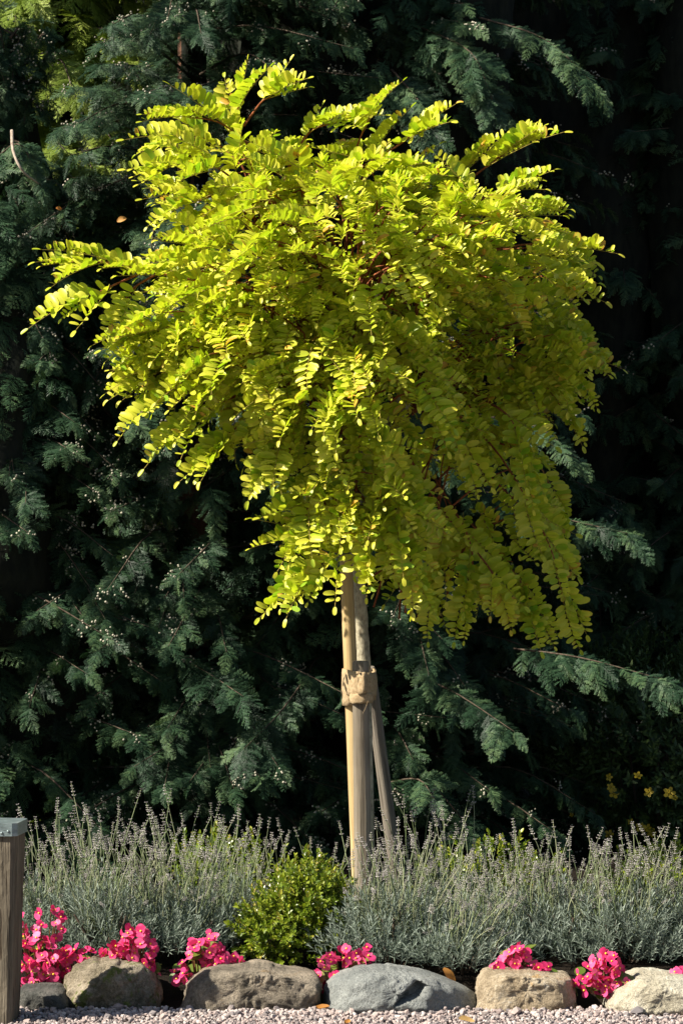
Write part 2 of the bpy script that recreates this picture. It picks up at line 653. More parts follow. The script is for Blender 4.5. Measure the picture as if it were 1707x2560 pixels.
conifer('cypress_tree', 'grey-green cypress with a thin reddish trunk, left of the golden tree', 480, 11.1, .95, 9.0, 430, 21, cones=.10, core=.06, skip=lambda a, z: z > 2.75 and math.cos(a) < -.45,
        hero=[([(330, 1480, 10.7), (450, 1530, 10.35), (560, 1600, 10.1)], 1.0, 34, .7),
              ([(440, 1640, 10.7), (400, 1700, 10.4), (310, 1760, 10.2)], .9, 30, .6)])
conifer('cypress_tree', 'cypress right behind the golden tree with sunlit sprays reaching right', 930, 11.5, 1.0, 9.5, 440, 22, cones=.06, core=.55,
        hero=[([(960, 60, 11.0), (1080, 120, 10.7), (1130, 230, 10.6)], 1.15, 30, .6),
              ([(1100, 40, 11.0), (1250, 90, 10.8), (1370, 200, 10.7)], 1.0, 26, .5),
              ([(900, 160, 10.9), (960, 230, 10.7), (1000, 300, 10.6)], 1.1, 32, .6),
              ([(1050, 1120, 10.9), (1250, 1180, 10.6), (1440, 1225, 10.4)], 1.0, 26, .35),
              ([(1080, 950, 10.9), (1230, 980, 10.6), (1330, 1060, 10.5)], .8, 28, .5),
              ([(1180, 1490, 10.8), (1330, 1510, 10.5), (1520, 1560, 10.3)], 1.05, 26, .6),
              ([(980, 1560, 10.8), (1060, 1600, 10.5), (1180, 1680, 10.3)], 1.05, 30, .8),
              ([(700, 1560, 10.6), (640, 1640, 10.35), (560, 1720, 10.2)], 1.0, 30, .7),
              ([(880, 1800, 10.6), (960, 1790, 10.4), (1000, 1840, 10.3)], .8, 26, .5)])
conifer('cypress_tree', 'broad dark cypress at the left edge bearing pale cone clusters', -40, 10.9, 1.0, 3.22, 290, 23, cones=.12, core=.5,
        hero=[([(-60, 420, 10.4), (40, 330, 10.2), (90, 420, 10.2)], .9, 26, .5)])
left_cypress = bpy.data.objects['cypress_tree.002']
mb = MB()
mb.tube([p - left_cypress.location for p in bez([O(28, 300, 10.2), O(32, 350, 10.12), O(55, 395, 10.1), O(95, 425, 10.2)], 10)], [.006, .006, .006, .0055, .005, .005, .0045, .004, .004, .003, .003], 6)
bt = link('bare_twig', mb.mesh('bare_twig', bark_mat('bleached_twig', (.22, .17, .13), (.42, .35, .28), 90)), left_cypress)
bt.location = (0, 0, 0)
conifer('cypress_tree', 'nearly black shaded cypress right of the golden tree', 1460, 12.7, 1.0, 9.0, 320, 24, cones=.03, core=.6, front=60)
conifer('cypress_tree', 'dark cypress at the right edge behind the yellow-flowered shrub', 1900, 12.5, 1.05, 9.0, 300, 25, cones=.03, core=.6, front=60)
conifer('golden_cypress_tree', 'sunlit yellow-green conifer showing above the dark cypresses, top left corner', 90, 11.8, .9, 6.5, 300, 26, variants=SPRG, cones=0, core=.2, front=60, sc=1.2, group=None)
for k, (px, d, lab) in enumerate(((180, 13.9, 'dim evergreen added at the back to close sky gaps, top left'), (700, 13.4, 'dark evergreen standing in the gap between the two middle cypresses'), (1180, 13.6, 'black-green evergreen at the back, right of the middle cypress'), (1700, 13.8, 'deep shaded evergreen furthest back at the right'))):  # back row; the leftmost tree is added to close sky gaps
    conifer('evergreen_tree', lab, px, d, 1.15, 6.5, 170, 40 + k, cones=0, core=.75, front=0, sc=1.5)

# ------------------------------------------------------------------ golden locust tree
def locust_leaf(seed, L, pairs, big=1.0, fold=28):
    rg = random.Random(seed)
    mb = MB()
    curve, sag = rg.uniform(-.12, .12), rg.uniform(-.06, .20)

    def ax(t):
        return Vector((L * t, L * curve * t * t, -sag * L * t * t))
    pts = [ax(i / 8) for i in range(9)]
    mb.tube(pts, [.0013 * (1.1 - .07 * i) for i in range(9)], 3, 1, .5, False)

    def leaflet(p, d, z, ln, w):
        x = d.normalized()
        z = (z - x * z.dot(x)).normalized()
        y = z.cross(x)
        prof = ((0, .16), (.20, .82), (.5, 1.0), (.80, .90), (.96, .52))
        tone = min(.9, max(.0, rg.gauss(.52, .2))) if rg.random() > .03 else 1.0
        cup, bend = rg.uniform(-.05, .4), rg.uniform(-.45, .25)
        V = []
        for u, k in prof:
            c = p + x * (ln * u + .002) + z * (bend * ln * u * u)
            h = y * w * k * .5
            V += [c - h + z * abs(w * k) * cup, c, c + h + z * abs(w * k) * cup]
        V.append(p + x * (ln + .002) + z * bend * ln)
        F = []
        for i in range(4):
            a = i * 3
            F += [(a, a + 1, a + 4, a + 3), (a + 1, a + 2, a + 5, a + 4)]
        F += [(12, 13, 15), (13, 14, 15)]
        mb.add(V, F, 0, [tone + (.06 if i % 3 != 1 else -.05) for i in range(len(V))])
    for i in range(pairs):
        t = .17 + .78 * i / (pairs - .5)
        for sg in (-1, 1):
            tt = t + rg.uniform(-.008, .008)
            ln = .040 * big * (0.72 + .5 * math.sin(math.pi * min(1, .15 + tt * .8))) * rg.uniform(.85, 1.12)
            ln *= 1 - .45 * max(0, (tt - .6) / .4)
            a = R(rg.uniform(60, 78))
            v = R(rg.gauss(fold, 13))
            d = Vector((math.cos(a), sg * math.sin(a) * math.cos(v), math.sin(v)))
            z = Vector((-.1, -sg * math.sin(v), math.cos(v))) + Vector((rg.gauss(0, .15), rg.gauss(0, .15), 0))
            leaflet(ax(tt), d, z, ln, ln * rg.uniform(.42, .54))
    leaflet(ax(1), ax(1) - ax(.93), Vector((0, 0, 1)), .024 * big, .0125 * big)
    return mb.mesh('leaf', [GOLD, RACHIS])


LEAVES = [locust_leaf(100 + i, L, n, b, f) for i, (L, n, b, f) in enumerate(((.19, 9, 1.0, 42), (.17, 8, 1.0, 35), (.21, 10, 1.0, 48), (.16, 8, .9, 28), (.22, 10, 1.05, 40), (.14, 7, .8, 35), (.18, 8, 1.05, 12), (.20, 9, 1.0, 52)))]
NL = len(LEAVES)

rg = random.Random(7)
tbase = P(915, 2384, 9.0)
tbase.z = .05
tree = thing('golden_locust_tree', tbase, 'grafted standard tree with a broad bright yellow-green crown of feathered leaves', 'tree')
BARK = bark_mat('locust_bark', (.20, .17, .115), (.42, .38, .27), 90, (1, 1, .6), .7)
DC = 9.0
GRAFT = P(893, 1405, 9.02)
mb = MB()
tp = [Vector((tbase.x - .01, .0, -.03)), P(918, 2200, 9.03), P(914, 1900, 9.05), P(911, 1700, 9.04), P(906, 1600, 9.03), P(899, 1480, 9.02), GRAFT, P(885, 1380, 9.02)]
tp = bez(tp, 30)
mb.tube([p - tbase for p in tp], [(.024 - .006 * i / 30) * (1 + .05 * math.sin(i * 2.7)) * (1.12 if i > 26 else 1) for i in range(31)], 14)
link('trunk', mb.mesh('trunk', BARK), tree).location = (0, 0, 0)

leaves_vis, leaves_rest = [], []
branch_src = []
# limbs: (control points in overview pixels + distance)
limbs = [[(812, 1270, 9.02), (795, 1100, 9.0), (770, 850, 8.98), (700, 620, 9.0), (620, 430, 9.0)],
         [(812, 1270, 9.02), (830, 1050, 9.02), (850, 800, 9.02), (850, 600, 9.0), (820, 390, 9.0)],
         [(812, 1270, 9.02), (860, 1060, 9.05), (950, 820, 9.06), (1010, 640, 9.05), (1060, 450, 9.04)],
         [(795, 1100, 9.0), (740, 920, 8.93), (650, 760, 8.85), (560, 690, 8.78)],
         [(830, 1050, 9.02), (840, 860, 8.9), (860, 700, 8.72), (880, 640, 8.62)],
         [(860, 1060, 9.05), (980, 860, 9.15), (1130, 720, 9.25), (1200, 680, 9.3)],
         [(850, 800, 9.02), (850, 650, 9.2), (830, 520, 9.4)]]
for c in limbs:
    pts = bez([O(*q) for q in c], 14)
    mb = MB()
    mb.tube([p - tbase for p in pts], [.013 - .0007 * i for i in range(15)], 7)
    link('limb', mb.mesh('limb', BARK), tree).location = (0, 0, 0)


def leafy(ctrl, n, start=.3, big=1.0, vis=True, upfold=.0):
    """a named outer shoot with its compound leaves"""
    e0, e1 = ctrl[-2], ctrl[-1]
    ln_ = math.hypot(e1[0] - e0[0], e1[1] - e0[1])
    kk = min(.45, 26 / max(ln_, 1))
    ctrl = list(ctrl[:-1]) + [tuple(e1[i] + (e0[i] - e1[i]) * kk for i in range(3))]
    pts = bez([O(*q) for q in ctrl], 12)
    mb = MB()
    mb.tube([p - tbase for p in pts], [.0042 - .00022 * i for i in range(13)], 5)
    link('branch', mb.mesh('branch', REDTWIG), tree).location = (0, 0, 0)
    for i in range(n):
        t = start + (1 - start) * (i + .5) / n
        if i == n - 1:
            t = .96
        k = min(int(t * 12), 11)
        p = pts[k].lerp(pts[k + 1], t * 12 - k)
        tan = (pts[k + 1] - pts[k]).normalized()
        hang = max(0, -tan.z)
        side = tan.cross(Vector((0, -.35, 1))).normalized()
        sg = 1 if i % 2 else -1
        d = tan * rg.uniform(.75, 1.05) + side * sg * rg.uniform(.12, .5) + Vector((0, -.10, rg.uniform(-.14, .16) - .35 * hang))
        if i == n - 1:
            d = tan + Vector((0, 0, -.05))
        nrm = Vector((rg.gauss(0, .2), -.45 - .9 * hang + rg.gauss(0, .2), 1.0 - .8 * hang)) + sun_dir * .5
        (leaves_vis if vis else leaves_rest).append((rg.randrange(NL), frame(d, nrm, p, big * rg.uniform(.8, 1.05) * (1.0 - .25 * (t > .9)))))


D = 9.0
shoots = [
    ([(620, 430, D), (540, 320, 8.95), (555, 200, 8.9)], 7), ([(640, 400, D), (520, 290, 8.9), (400, 262, 8.85)], 8), ([(610, 440, D), (490, 325, 9.05), (370, 325, 9.1)], 7),
    ([(600, 460, D), (470, 370, 8.9), (350, 385, 8.85)], 8), ([(620, 520, D), (480, 450, 8.85), (385, 480, 8.8)], 6), ([(660, 390, D), (710, 305, 8.95), (800, 270, 8.9)], 7),
    ([(800, 390, D), (830, 310, 8.95), (860, 250, 8.9)], 4), ([(820, 390, D), (920, 330, 8.9), (975, 280, 8.85)], 5), ([(560, 290, 8.98), (600, 235, 8.98), (640, 215, 8.95)], 3),
    ([(980, 470, D), (1050, 410, 8.95), (1085, 360, 8.9)], 5), ([(1030, 450, D), (1120, 380, 8.95), (1190, 330, 8.9)], 6), ([(1050, 480, D), (1150, 440, 9.05), (1200, 420, 9.1)], 5),
    ([(1090, 540, D), (1170, 500, 9.05), (1230, 500, 9.1)], 5), ([(1090, 580, D), (1230, 560, 9.0), (1310, 590, 9.0)], 6), ([(1150, 640, D), (1240, 635, 8.95), (1290, 650, 8.95)], 4),
    ([(650, 680, 8.9), (400, 635, 8.8), (270, 605, 8.75), (140, 600, 8.7)], 9), ([(330, 625, 8.78), (250, 660, 8.7), (190, 690, 8.68)], 3), ([(360, 630, 8.8), (310, 660, 8.75), (270, 720, 8.72)], 3),
    ([(600, 720, 8.9), (430, 740, 8.8), (300, 785, 8.75)], 8), ([(580, 800, 8.9), (420, 820, 8.85), (320, 870, 8.8)], 7), ([(560, 850, 8.85), (430, 880, 8.8), (340, 930, 8.75)], 7),
    ([(560, 900, 8.85), (470, 945, 8.8), (400, 985, 8.75)], 6), ([(620, 930, 8.85), (540, 985, 8.8), (490, 1030, 8.75)], 6), ([(690, 940, 8.8), (640, 1010, 8.72), (610, 1065, 8.7)], 6),
    ([(820, 1270, 8.98), (730, 1225, 8.85), (640, 1235, 8.8)], 5), ([(820, 1250, 8.96), (740, 1260, 8.8), (670, 1340, 8.75)], 6), ([(830, 1230, 8.95), (790, 1220, 8.75), (730, 1330, 8.7)], 7),
    ([(840, 1220, 8.95), (920, 1230, 8.75), (960, 1330, 8.7)], 7), ([(840, 1200, 8.95), (850, 1180, 8.72), (850, 1270, 8.66)], 6), ([(800, 1180, 8.9), (720, 1150, 8.75), (690, 1220, 8.7)], 6),
    ([(880, 1180, 8.95), (900, 1150, 8.72), (900, 1260, 8.66)], 6), ([(820, 1160, 8.9), (780, 1130, 8.7), (760, 1200, 8.66)], 6),
    ([(1050, 720, 9.32), (1240, 680, 9.32), (1370, 830, 9.27)], 8), ([(1080, 760, 9.32), (1240, 760, 9.22), (1340, 880, 9.17)], 8), ([(1080, 850, 9.32), (1220, 860, 9.32), (1310, 960, 9.27)], 7),
    ([(1050, 950, 9.27), (1150, 1050, 9.12), (1260, 1250, 9.07), (1300, 1410, 9.07)], 10), ([(940, 1050, 9.22), (1020, 1200, 9.07), (985, 1390, 9.02)], 9), ([(1000, 1100, 9.22), (1080, 1250, 9.07), (1075, 1410, 9.02)], 9),
    ([(1080, 1050, 9.27), (1200, 1170, 9.17), (1280, 1270, 9.12)], 7), ([(1080, 1200, 9.22), (1190, 1330, 9.12), (1250, 1440, 9.07)], 8), ([(1020, 1180, 9.22), (1120, 1300, 9.02), (1150, 1370, 9.00)], 7),
    ([(1100, 1000, 9.32), (1230, 1060, 9.42), (1290, 1200, 9.47)], 7), ([(960, 900, 9.12), (1040, 960, 8.92), (1080, 1080, 8.87)], 7), ([(1080, 900, 9.17), (1170, 960, 9.02), (1210, 1080, 8.97)], 7),
]
for k, (c, n) in enumerate(shoots):
    leafy(c, max(3, int(n * (.85 if k < 32 else .66))), big=1.08)

# crown body: lobes (overview px centre, radii in px, depth offset and depth radius in metres)
lobes = [((800, 590), (320, 220), -.10, .58, 320), ((540, 420), (140, 90), -.05, .25, 34), ((810, 430), (180, 70), 0.0, .32, 64), ((1080, 560), (190, 130), -.10, .44, 130),
         ((570, 815), (160, 120), -.20, .28, 110), ((790, 870), (220, 170), -.22, .34, 180), ((830, 1110), (110, 100), -.18, .22, 80), ((1060, 820), (220, 210), 0.34, .30, 110),
         ((1210, 780), (120, 140), 0.28, .28, 80), ((1080, 1100), (160, 170), 0.32, .22, 45), ((1180, 1240), (80, 120), .28, .18, 14), ((990, 1270), (70, 80), .20, .16, 18),
         ((590, 640), (180, 140), -.15, .32, 120), ((420, 770), (110, 100), -.20, .2, 60)]
mbw = MB()
for (cx, cy), (rx, ry), dy, rd, n in lobes:
    for i in range(n):
        # direction on the sphere, front side favoured
        while True:
            v = Vector((rg.gauss(0, 1), rg.gauss(0, 1), rg.gauss(0, 1))).normalized()
            if v.y < .35 or rg.random() < .45:
                break
        r = rg.uniform(.72, 1.0) if rg.random() < .75 else rg.uniform(.3, .75)
        p = O(cx + v.x * rx * r, cy - v.z * ry * r, 9.0) + Vector((0, dy + v.y * rd * r, 0))
        low = min(1, max(0, (cy - v.z * ry * r - 350) / 700))
        outw = Vector((v.x, v.y, 0))
        outw = outw + Vector(((cx - 800) / 700, 0, 0)) * .6
        d = outw * rg.uniform(.6, 1.0) + Vector((rg.gauss(0, .3), rg.gauss(0, .28), rg.gauss(0, .18) + .20 - 1.2 * low * rg.uniform(.5, 1.2)))
        nrm = Vector((v.x * .3 + rg.gauss(0, .25), v.y * .6 * low - .15 + rg.gauss(0, .25), 1.05 - .65 * low + rg.gauss(0, .2))) + sun_dir * .5      # leaves turn to the light
        item = (rg.randrange(NL), frame(d, nrm, p, rg.uniform(.72, 1.0)))
        if len(leaves_vis) < 300 and p.y < -.3 and rg.random() < .6:
            leaves_vis.append(item)
        else:
            leaves_rest.append(item)
        if rg.random() < .22:
            q = O(800 + (cx - 800) * .55 + rg.gauss(0, 40), cy + 120 + rg.gauss(0, 40), 9.0) + Vector((0, dy * .4, 0))
            m_ = (p + q) / 2 + Vector((rg.gauss(0, .03), rg.gauss(0, .03), .06))
            mbw.tube([x - tbase for x in bez([q, m_, p], 5)], [.0045, .004, .0035, .003, .0025, .0015], 4, cap=False)
leaves_rest += leaves_vis[300:]
leaves_vis = leaves_vis[:300]
for vi, M in leaves_vis:
    link('leaf', LEAVES[vi], tree, M)
fo = link('foliage', bake('foliage', LEAVES, [(i, Matrix.Translation(-tbase) @ M) for i, M in leaves_rest], [GOLD, RACHIS]), tree)
fo.location = (0, 0, 0)
fo['kind'] = 'stuff'
tw = link('twigs', mbw.mesh('twigs', REDTWIG), tree)
tw.location = (0, 0, 0)
tw['kind'] = 'stuff'

# ------------------------------------------------------------------ stakes and tie
WOOD_NEW = wood_mat('pale_new_pine', (.29, .19, .085), (.40, .285, .135), (.48, .36, .19), (28, 28, 1.6), .25, .7)
WOOD_OLD = wood_mat('weathered_pine', (.07, .056, .040), (.165, .137, .10), (.275, .232, .178), (60, 60, 2.0), .32)
WOOD_DK = wood_mat('grey_weathered_pine', (.10, .085, .065), (.165, .142, .112), (.23, .20, .16), (60, 60, 2.0), .4)


def stake(label, a, b, r0, r1, m, seed):
    """round pole from a (ground) to b (top), slightly uneven, bevelled end, drying crack"""
    rg = random.Random(seed)
    n, k = 22, 24
    ax = (b - a)
    L = ax.length
    t = ax.normalized()
    x = t.cross(Vector((0, 1, 0))).normalized()
    y = t.cross(x)
    V, F = [], []
    ph = rg.uniform(0, 6)
    ca = -math.pi / 2 + .35 * (rg.random() - .3)
    prof = [(i / (n - 3)) for i in range(n - 2)]
    rows = [(u, 1.0) for u in prof[:-1]] + [(1 - .006 / L, 1.0), (1 - .001 / L, .88), (1.0, .80)]
    for u, s in rows:
        for j in range(k):
            an = 2 * math.pi * j / k
            r = (r0 + (r1 - r0) * u) * s * (1 + .015 * math.sin(3 * an + ph + u * 4) + .012 * math.sin(u * 31 + ph))
            dd = abs((an - 1.35 - .25 * math.sin(5 * u + ph) + math.pi) % (2 * math.pi) - math.pi)
            if dd < .14 and .12 < u < .62:
                r *= .90
            V.append(Vector((0, 0, 0)) + ax * u + (x * math.cos(an) + y * math.sin(an)) * r)
    nr = len(rows)
    for i in range(nr - 1):
        for j in range(k):
            F.append((i * k + j, i * k + (j + 1) % k, (i + 1) * k + (j + 1) % k, (i + 1) * k + j))
    F += [tuple(range(k - 1, -1, -1)), tuple((nr - 1) * k + j for j in range(k))]
    # local frame aligned with the pole so that the grain follows it
    rot = t.to_track_quat('Z', 'Y').to_matrix().to_4x4()
    inv = rot.inverted()
    me = mesh_from('wooden_stake', [inv @ v for v in V], F, m)
    o = link('wooden_stake', me, None, Matrix.Translation(a) @ rot)
    for p in me.polygons:
        p.use_smooth = len(p.vertices) == 4
    return tag(o, label, 'tree stake', 'stakes supporting the golden tree')


stake('pale new pine stake, tallest of the three, rising into the leaves', Vector((P(906, 2384, 8.93).x, -.07, .0)), P(864, 1385, 8.93), .0235, .0200, WOOD_NEW, 1)
stake('short weathered brown stake in front of the trunk, topped by burlap', Vector((P(911, 2384, 8.86).x, -.14, .0)), P(901, 1652, 8.865), .0272, .0258, WOOD_OLD, 2)
stake('dark grey stake leaning away to the right behind the trunk', Vector((P(1012, 2384, 9.3).x, .3, .0)), P(922, 1668, 9.12), .0225, .0200, WOOD_DK, 3)

BUR, N_, L_, b_ = mat('burlap_webbing', 0.95, 0.05)
wv = N_.new('ShaderNodeTexWave'); wv.inputs['Scale'].default_value = 180; wv.bands_direction = 'Z'
wv2 = N_.new('ShaderNodeTexWave'); wv2.inputs['Scale'].default_value = 180; wv2.bands_direction = 'X'
cc = mapped(N_, L_)
L_.new(cc, wv.inputs[0]); L_.new(cc, wv2.inputs[0])
hh = add_math(N_, L_, wv.outputs['Fac'], wv2.outputs['Fac'])
rr_ = ramp(N_, [(0.4, (.20, .135, .07)), (0.62, (.38, .275, .155)), (0.85, (.52, .40, .25))])
L_.new(add_math(N_, L_, add_math(N_, L_, hh, .25, 'MULTIPLY'), add_math(N_, L_, noise(N_, L_, 110, 4, cc), .75, 'MULTIPLY')), rr_.inputs[0])
L_.new(rr_.outputs[0], b_.inputs['Base Color'])
bump(N_, L_, b_, hh, .5, .002)

tie_c = P(900, 1712, 8.97)
tie = thing('burlap_tie', tie_c, 'burlap band wrapped round the tree trunk and its stakes', 'tree tie')


def band(name, path, z0, z1, slope=0.0, th=.004, wob=.0016, seed=0, closed=True, lab=None):
    """strip of cloth following a horizontal loop; path: [(x, y)] about the tie centre"""
    rg = random.Random(seed)
    pts = bez([Vector((x, y, 0)) for x, y in [(q[0] * .92, q[1]) for q in path + ([path[0]] if closed else [])]], 44)
    V, F = [], []
    rows = 6
    for i, p in enumerate(pts):
        t = pts[min(i + 1, 44)] - pts[max(i - 1, 0)]
        nrm = Vector((t.y, -t.x, 0)).normalized()
        z_sl = slope * p.x
        for j in range(rows):
            u = j / (rows - 1)
            q = p + Vector((0, 0, z0 + (z1 - z0) * u + z_sl)) + nrm * (wob * math.sin(i * .9 + j * 1.4 + seed) * .5 + .003 * math.sin(u * math.pi))
            V += [q + nrm * th * .5, q - nrm * th * .5]
    W = rows * 2
    for i in range(44):
        for j in range(rows - 1):
            a = i * W + j * 2
            F.append((a, a + W, a + W + 2, a + 2))
            F.append((a + 1, a + 3, a + W + 3, a + W + 1))
        a = i * W
        F.append((a, a + 1, a + W + 1, a + W))
        e = a + (rows - 1) * 2
        F.append((e, e + W, e + W + 1, e + 1))
    if not closed:
        for a in (0, 44 * W):
            for j in range(rows - 1):
                F.append((a + j * 2, a + j * 2 + 2, a + j * 2 + 3, a + j * 2 + 1))
    o = link(name, mesh_from(name, V, F, BUR), tie)
    o.location = (0, 0, 0)
    if lab:
        o['label'] = lab
    return o


# round everything, then a lower roll round the front stake, then the overlapping end
band('strap', [(-.058, -.05), (-.045, -.085), (-.022, -.128), (.005, -.142), (.034, -.128), (.050, -.06), (.052, .05), (.045, .14), (.01, .15), (-.03, .06)], -.030, .048, -.10, seed=1)
band('strap', [(-.058, -.052), (-.046, -.080), (-.032, -.088), (-.010, -.075), (.02, .03), (.049, .05), (.046, .13), (.01, .14), (-.03, .05)], -.056, .030, .1, seed=2)
band('strap', [(-.030, -.112), (-.020, -.137), (.003, -.147), (.026, -.140), (.036, -.115), (.025, -.08), (-.02, -.08)], -.049, -.018, .05, th=.008, seed=3, lab='lower roll folded round the front stake')
band('loose_end', [(-.006, -.150), (.002, -.164), (.012, -.170), (.019, -.152)], -.020, .046, .3, seed=4, closed=False)
mb = MB()
mb.tube(bez([Vector((.018, -.152, -.016)), Vector((.023, -.156, -.036)), Vector((.015, -.158, -.062)), Vector((.007, -.160, -.078))], 8), .0009, 4)
link('loose_thread', mb.mesh('loose_thread', BUR), tie).location = (0, 0, 0)


# ------------------------------------------------------------------ rocks
def inpoly_R(poly, c, n):
    """distance from centre c to the outline along n directions"""
    out = []
    for k in range(n):
        a = 2 * math.pi * k / n
        dx, dy = math.cos(a), math.sin(a)
        best = None
        for i in range(len(poly)):
            x1, y1 = poly[i][0] - c[0], poly[i][1] - c[1]
            x2, y2 = poly[(i + 1) % len(poly)][0] - c[0], poly[(i + 1) % len(poly)][1] - c[1]
            den = dx * (y2 - y1) - dy * (x2 - x1)
            if abs(den) < 1e-9:
                continue
            s = (x1 * (y2 - y1) - y1 * (x2 - x1)) / den
            u = (x1 * dy - y1 * dx) / den
            if s > 0 and -1e-6 <= u <= 1 + 1e-6 and (best is None or s > best):
                best = s
        out.append(best if best else .01)
    return out


def rock(name, label, px_poly, d, depth, m, seed, planes=(), dents=(), e=.55, rough=.012, cat='boulder'):
    c_px = (sum(p[0] for p in px_poly) / len(px_poly), sum(p[1] for p in px_poly) / len(px_poly))
    c = P(c_px[0], c_px[1], d)
    k = PX * d / CAM_D
    poly = [((x - c_px[0]) * k, -(y - c_px[1]) * k) for x, y in px_poly]
    n, rows = 130, 54
    rad = inpoly_R(poly, (0, 0), n)
    rad = [(rad[i - 1] + 2 * rad[i] + rad[(i + 1) % n]) / 4 for i in range(n)]
    V, F = [], []
    half = rows // 2
    for j in range(1, rows):
        u = j / half if j <= half else (rows - j) / half
        f = math.sin(u * math.pi / 2) ** .8                  # rings close up towards the rim
        g = (1 - min(1, f) ** (2 / e)) ** (e / 2) * (1 if j <= half else -1)
        for i in range(n):
            a = 2 * math.pi * i / n
            V.append(Vector((rad[i] * f * math.cos(a), -depth * g, rad[i] * f * math.sin(a))))
    V.append(Vector((0, -depth, 0)))
    V.append(Vector((0, depth, 0)))
    for (pt, nr) in planes:                     # flat faces knocked off the stone
        pt, nr = Vector(pt), Vector(nr).normalized()
        for v in V:
            s = (v - pt).dot(nr)
            if s > 0:
                v -= nr * s * .93
    rgn = random.Random(seed * 31)
    for _ in range(16):                         # small random chips
        nr = Vector((rgn.gauss(0, 1), rgn.gauss(-.7, .7), rgn.gauss(0.2, .8))).normalized()
        sup = max(v.dot(nr) for v in V)
        lim = sup * rgn.uniform(.89, .98)
        for v in V:
            q = v.dot(nr) - lim
            if q > 0:
                v -= nr * q * .85
    for pp, dep in dents:                       # chipped hollows with steep walls, outline in the stone's own x, z
        m_ = [((x - c_px[0]) * k, -(y - c_px[1]) * k) for x, y in pp]
        ar = sum(m_[i][0] * m_[(i + 1) % len(m_)][1] - m_[(i + 1) % len(m_)][0] * m_[i][1] for i in range(len(m_)))
        for v in V:
            if v.y < 0:
                q = 1e9
                for i in range(len(m_)):
                    (x1, z1), (x2, z2) = m_[i], m_[(i + 1) % len(m_)]
                    ex, ez = x2 - x1, z2 - z1
                    q = min(q, math.copysign(1, ar) * (ex * (v.z - z1) - ez * (v.x - x1)) / math.hypot(ex, ez))
                if q > 0:
                    v.y += dep * min(1, q / .010)
    for v in V:
        nd = v.normalized()
        w_ = v * 1.0 + Vector((seed * 3.1, seed * 1.7, 0))
        v += nd * rough * (.65 * mnoise.fractal(w_ * 9, .8, 2.0, 3) + .5 * mnoise.fractal(w_ * 42, .7, 2.1, 3))
    for j in range(rows - 2):
        for i in range(n):
            F.append((j * n + i, (j + 1) * n + i, (j + 1) * n + (i + 1) % n, j * n + (i + 1) % n))
    a, b = len(V) - 2, len(V) - 1
    for i in range(n):
        F.append((a, i, (i + 1) % n))
        F.append((b, (rows - 2) * n + (i + 1) % n, (rows - 2) * n + i))
    o = link(name, mesh_from(name, V, F, m), None, Matrix.Translation(c + Vector((0, depth * .6, 0))))
    return tag(o, label, cat, 'stones edging the flower bed')


RK_MOSS = rock_mat('mossy_granite', ((.122, .104, .067), (.256, .213, .152), (.403, .342, .256)), (.13, .15, .04), 8, .56)
RK_BRN = rock_mat('brown_grey_granite', ((.122, .104, .079), (.244, .207, .159), (.366, .305, .232)), (.27, .27, .24), 9, .66, (.26, .18, .10))
RK_GRY = rock_mat('blue_grey_basalt', ((.183, .195, .189), (.244, .256, .244), (.329, .342, .323)), (.10, .085, .06), 7, .64)
RK_TAN = rock_mat('tan_sandstone', ((.244, .189, .122), (.403, .323, .220), (.512, .439, .329)), (.45, .42, .36), 9, .64, (.40, .25, .10))
RK_PAL = rock_mat('pale_limestone', ((.366, .329, .244), (.512, .464, .354), (.634, .598, .488)), (.28, .25, .18), 9, .62)
RK_DRK = rock_mat('dark_slate', ((.06, .06, .055), (.10, .10, .09), (.16, .15, .135)), None, 9)

rock('flat_stone', 'low flat-topped dark stone beside the timber post', [(36, 2545), (38, 2490), (48, 2476), (100, 2473), (140, 2475), (158, 2484), (172, 2505), (174, 2545)], 8.08, .10, RK_DRK, 1, e=.4, rough=.006, cat='stone')
rock('boulder', 'mossy rounded boulder with a ridge, left among pink flowers', [(150, 2548), (152, 2478), (164, 2440), (187, 2424), (233, 2408), (247, 2414), (254, 2410), (288, 2406), (304, 2414), (342, 2418), (366, 2430), (384, 2460), (396, 2490), (394, 2548)], 8.13, .16, RK_MOSS, 2,
     planes=[((.05, -.11, .03), (.72, -.66, .22)), ((-.06, -.11, .03), (-.45, -.75, .5))], e=.62, rough=.016)
rock('boulder', 'long brown-grey boulder left of the centre, below the green bush', [(444, 2548), (450, 2500), (468, 2470), (497, 2443), (541, 2429), (588, 2431), (635, 2425), (664, 2428), (708, 2439), (752, 2442), (784, 2442), (796, 2452), (802, 2475), (800, 2545)], 8.08, .14, RK_BRN, 3,
     planes=[((-.16, -.09, .02), (-.75, -.6, .35)), ((0, -.115, 0), (.05, -1, .12))], e=.42, rough=.016)
rock('boulder', 'blue-grey boulder with a dark chipped notch, below the lavender', [(806, 2548), (808, 2490), (815, 2470), (835, 2455), (870, 2442), (905, 2433), (950, 2432), (1000, 2437), (1060, 2445), (1090, 2453), (1130, 2470), (1170, 2490), (1202, 2508), (1204, 2548)], 8.05, .15, RK_GRY, 4,
     planes=[((.02, -.12, .02), (.15, -1, .5)), ((.13, -.09, 0), (.6, -.75, .3))], dents=[([(979, 2511), (982, 2492), (1006, 2474), (1030, 2441), (1068, 2462), (1048, 2492)], .06)], e=.55, rough=.010)
rock('boulder', 'squarish tan sandstone boulder with a flat top', [(1190, 2548), (1193, 2500), (1196, 2478), (1210, 2450), (1226, 2440), (1262, 2437), (1330, 2440), (1390, 2446), (1430, 2449), (1442, 2460), (1449, 2490), (1456, 2548)], 8.07, .13, RK_TAN, 5,
     planes=[((0, -.105, 0), (0, -1, .16)), ((.125, -.05, 0), (.9, -.45, .05))], e=.40, rough=.014)
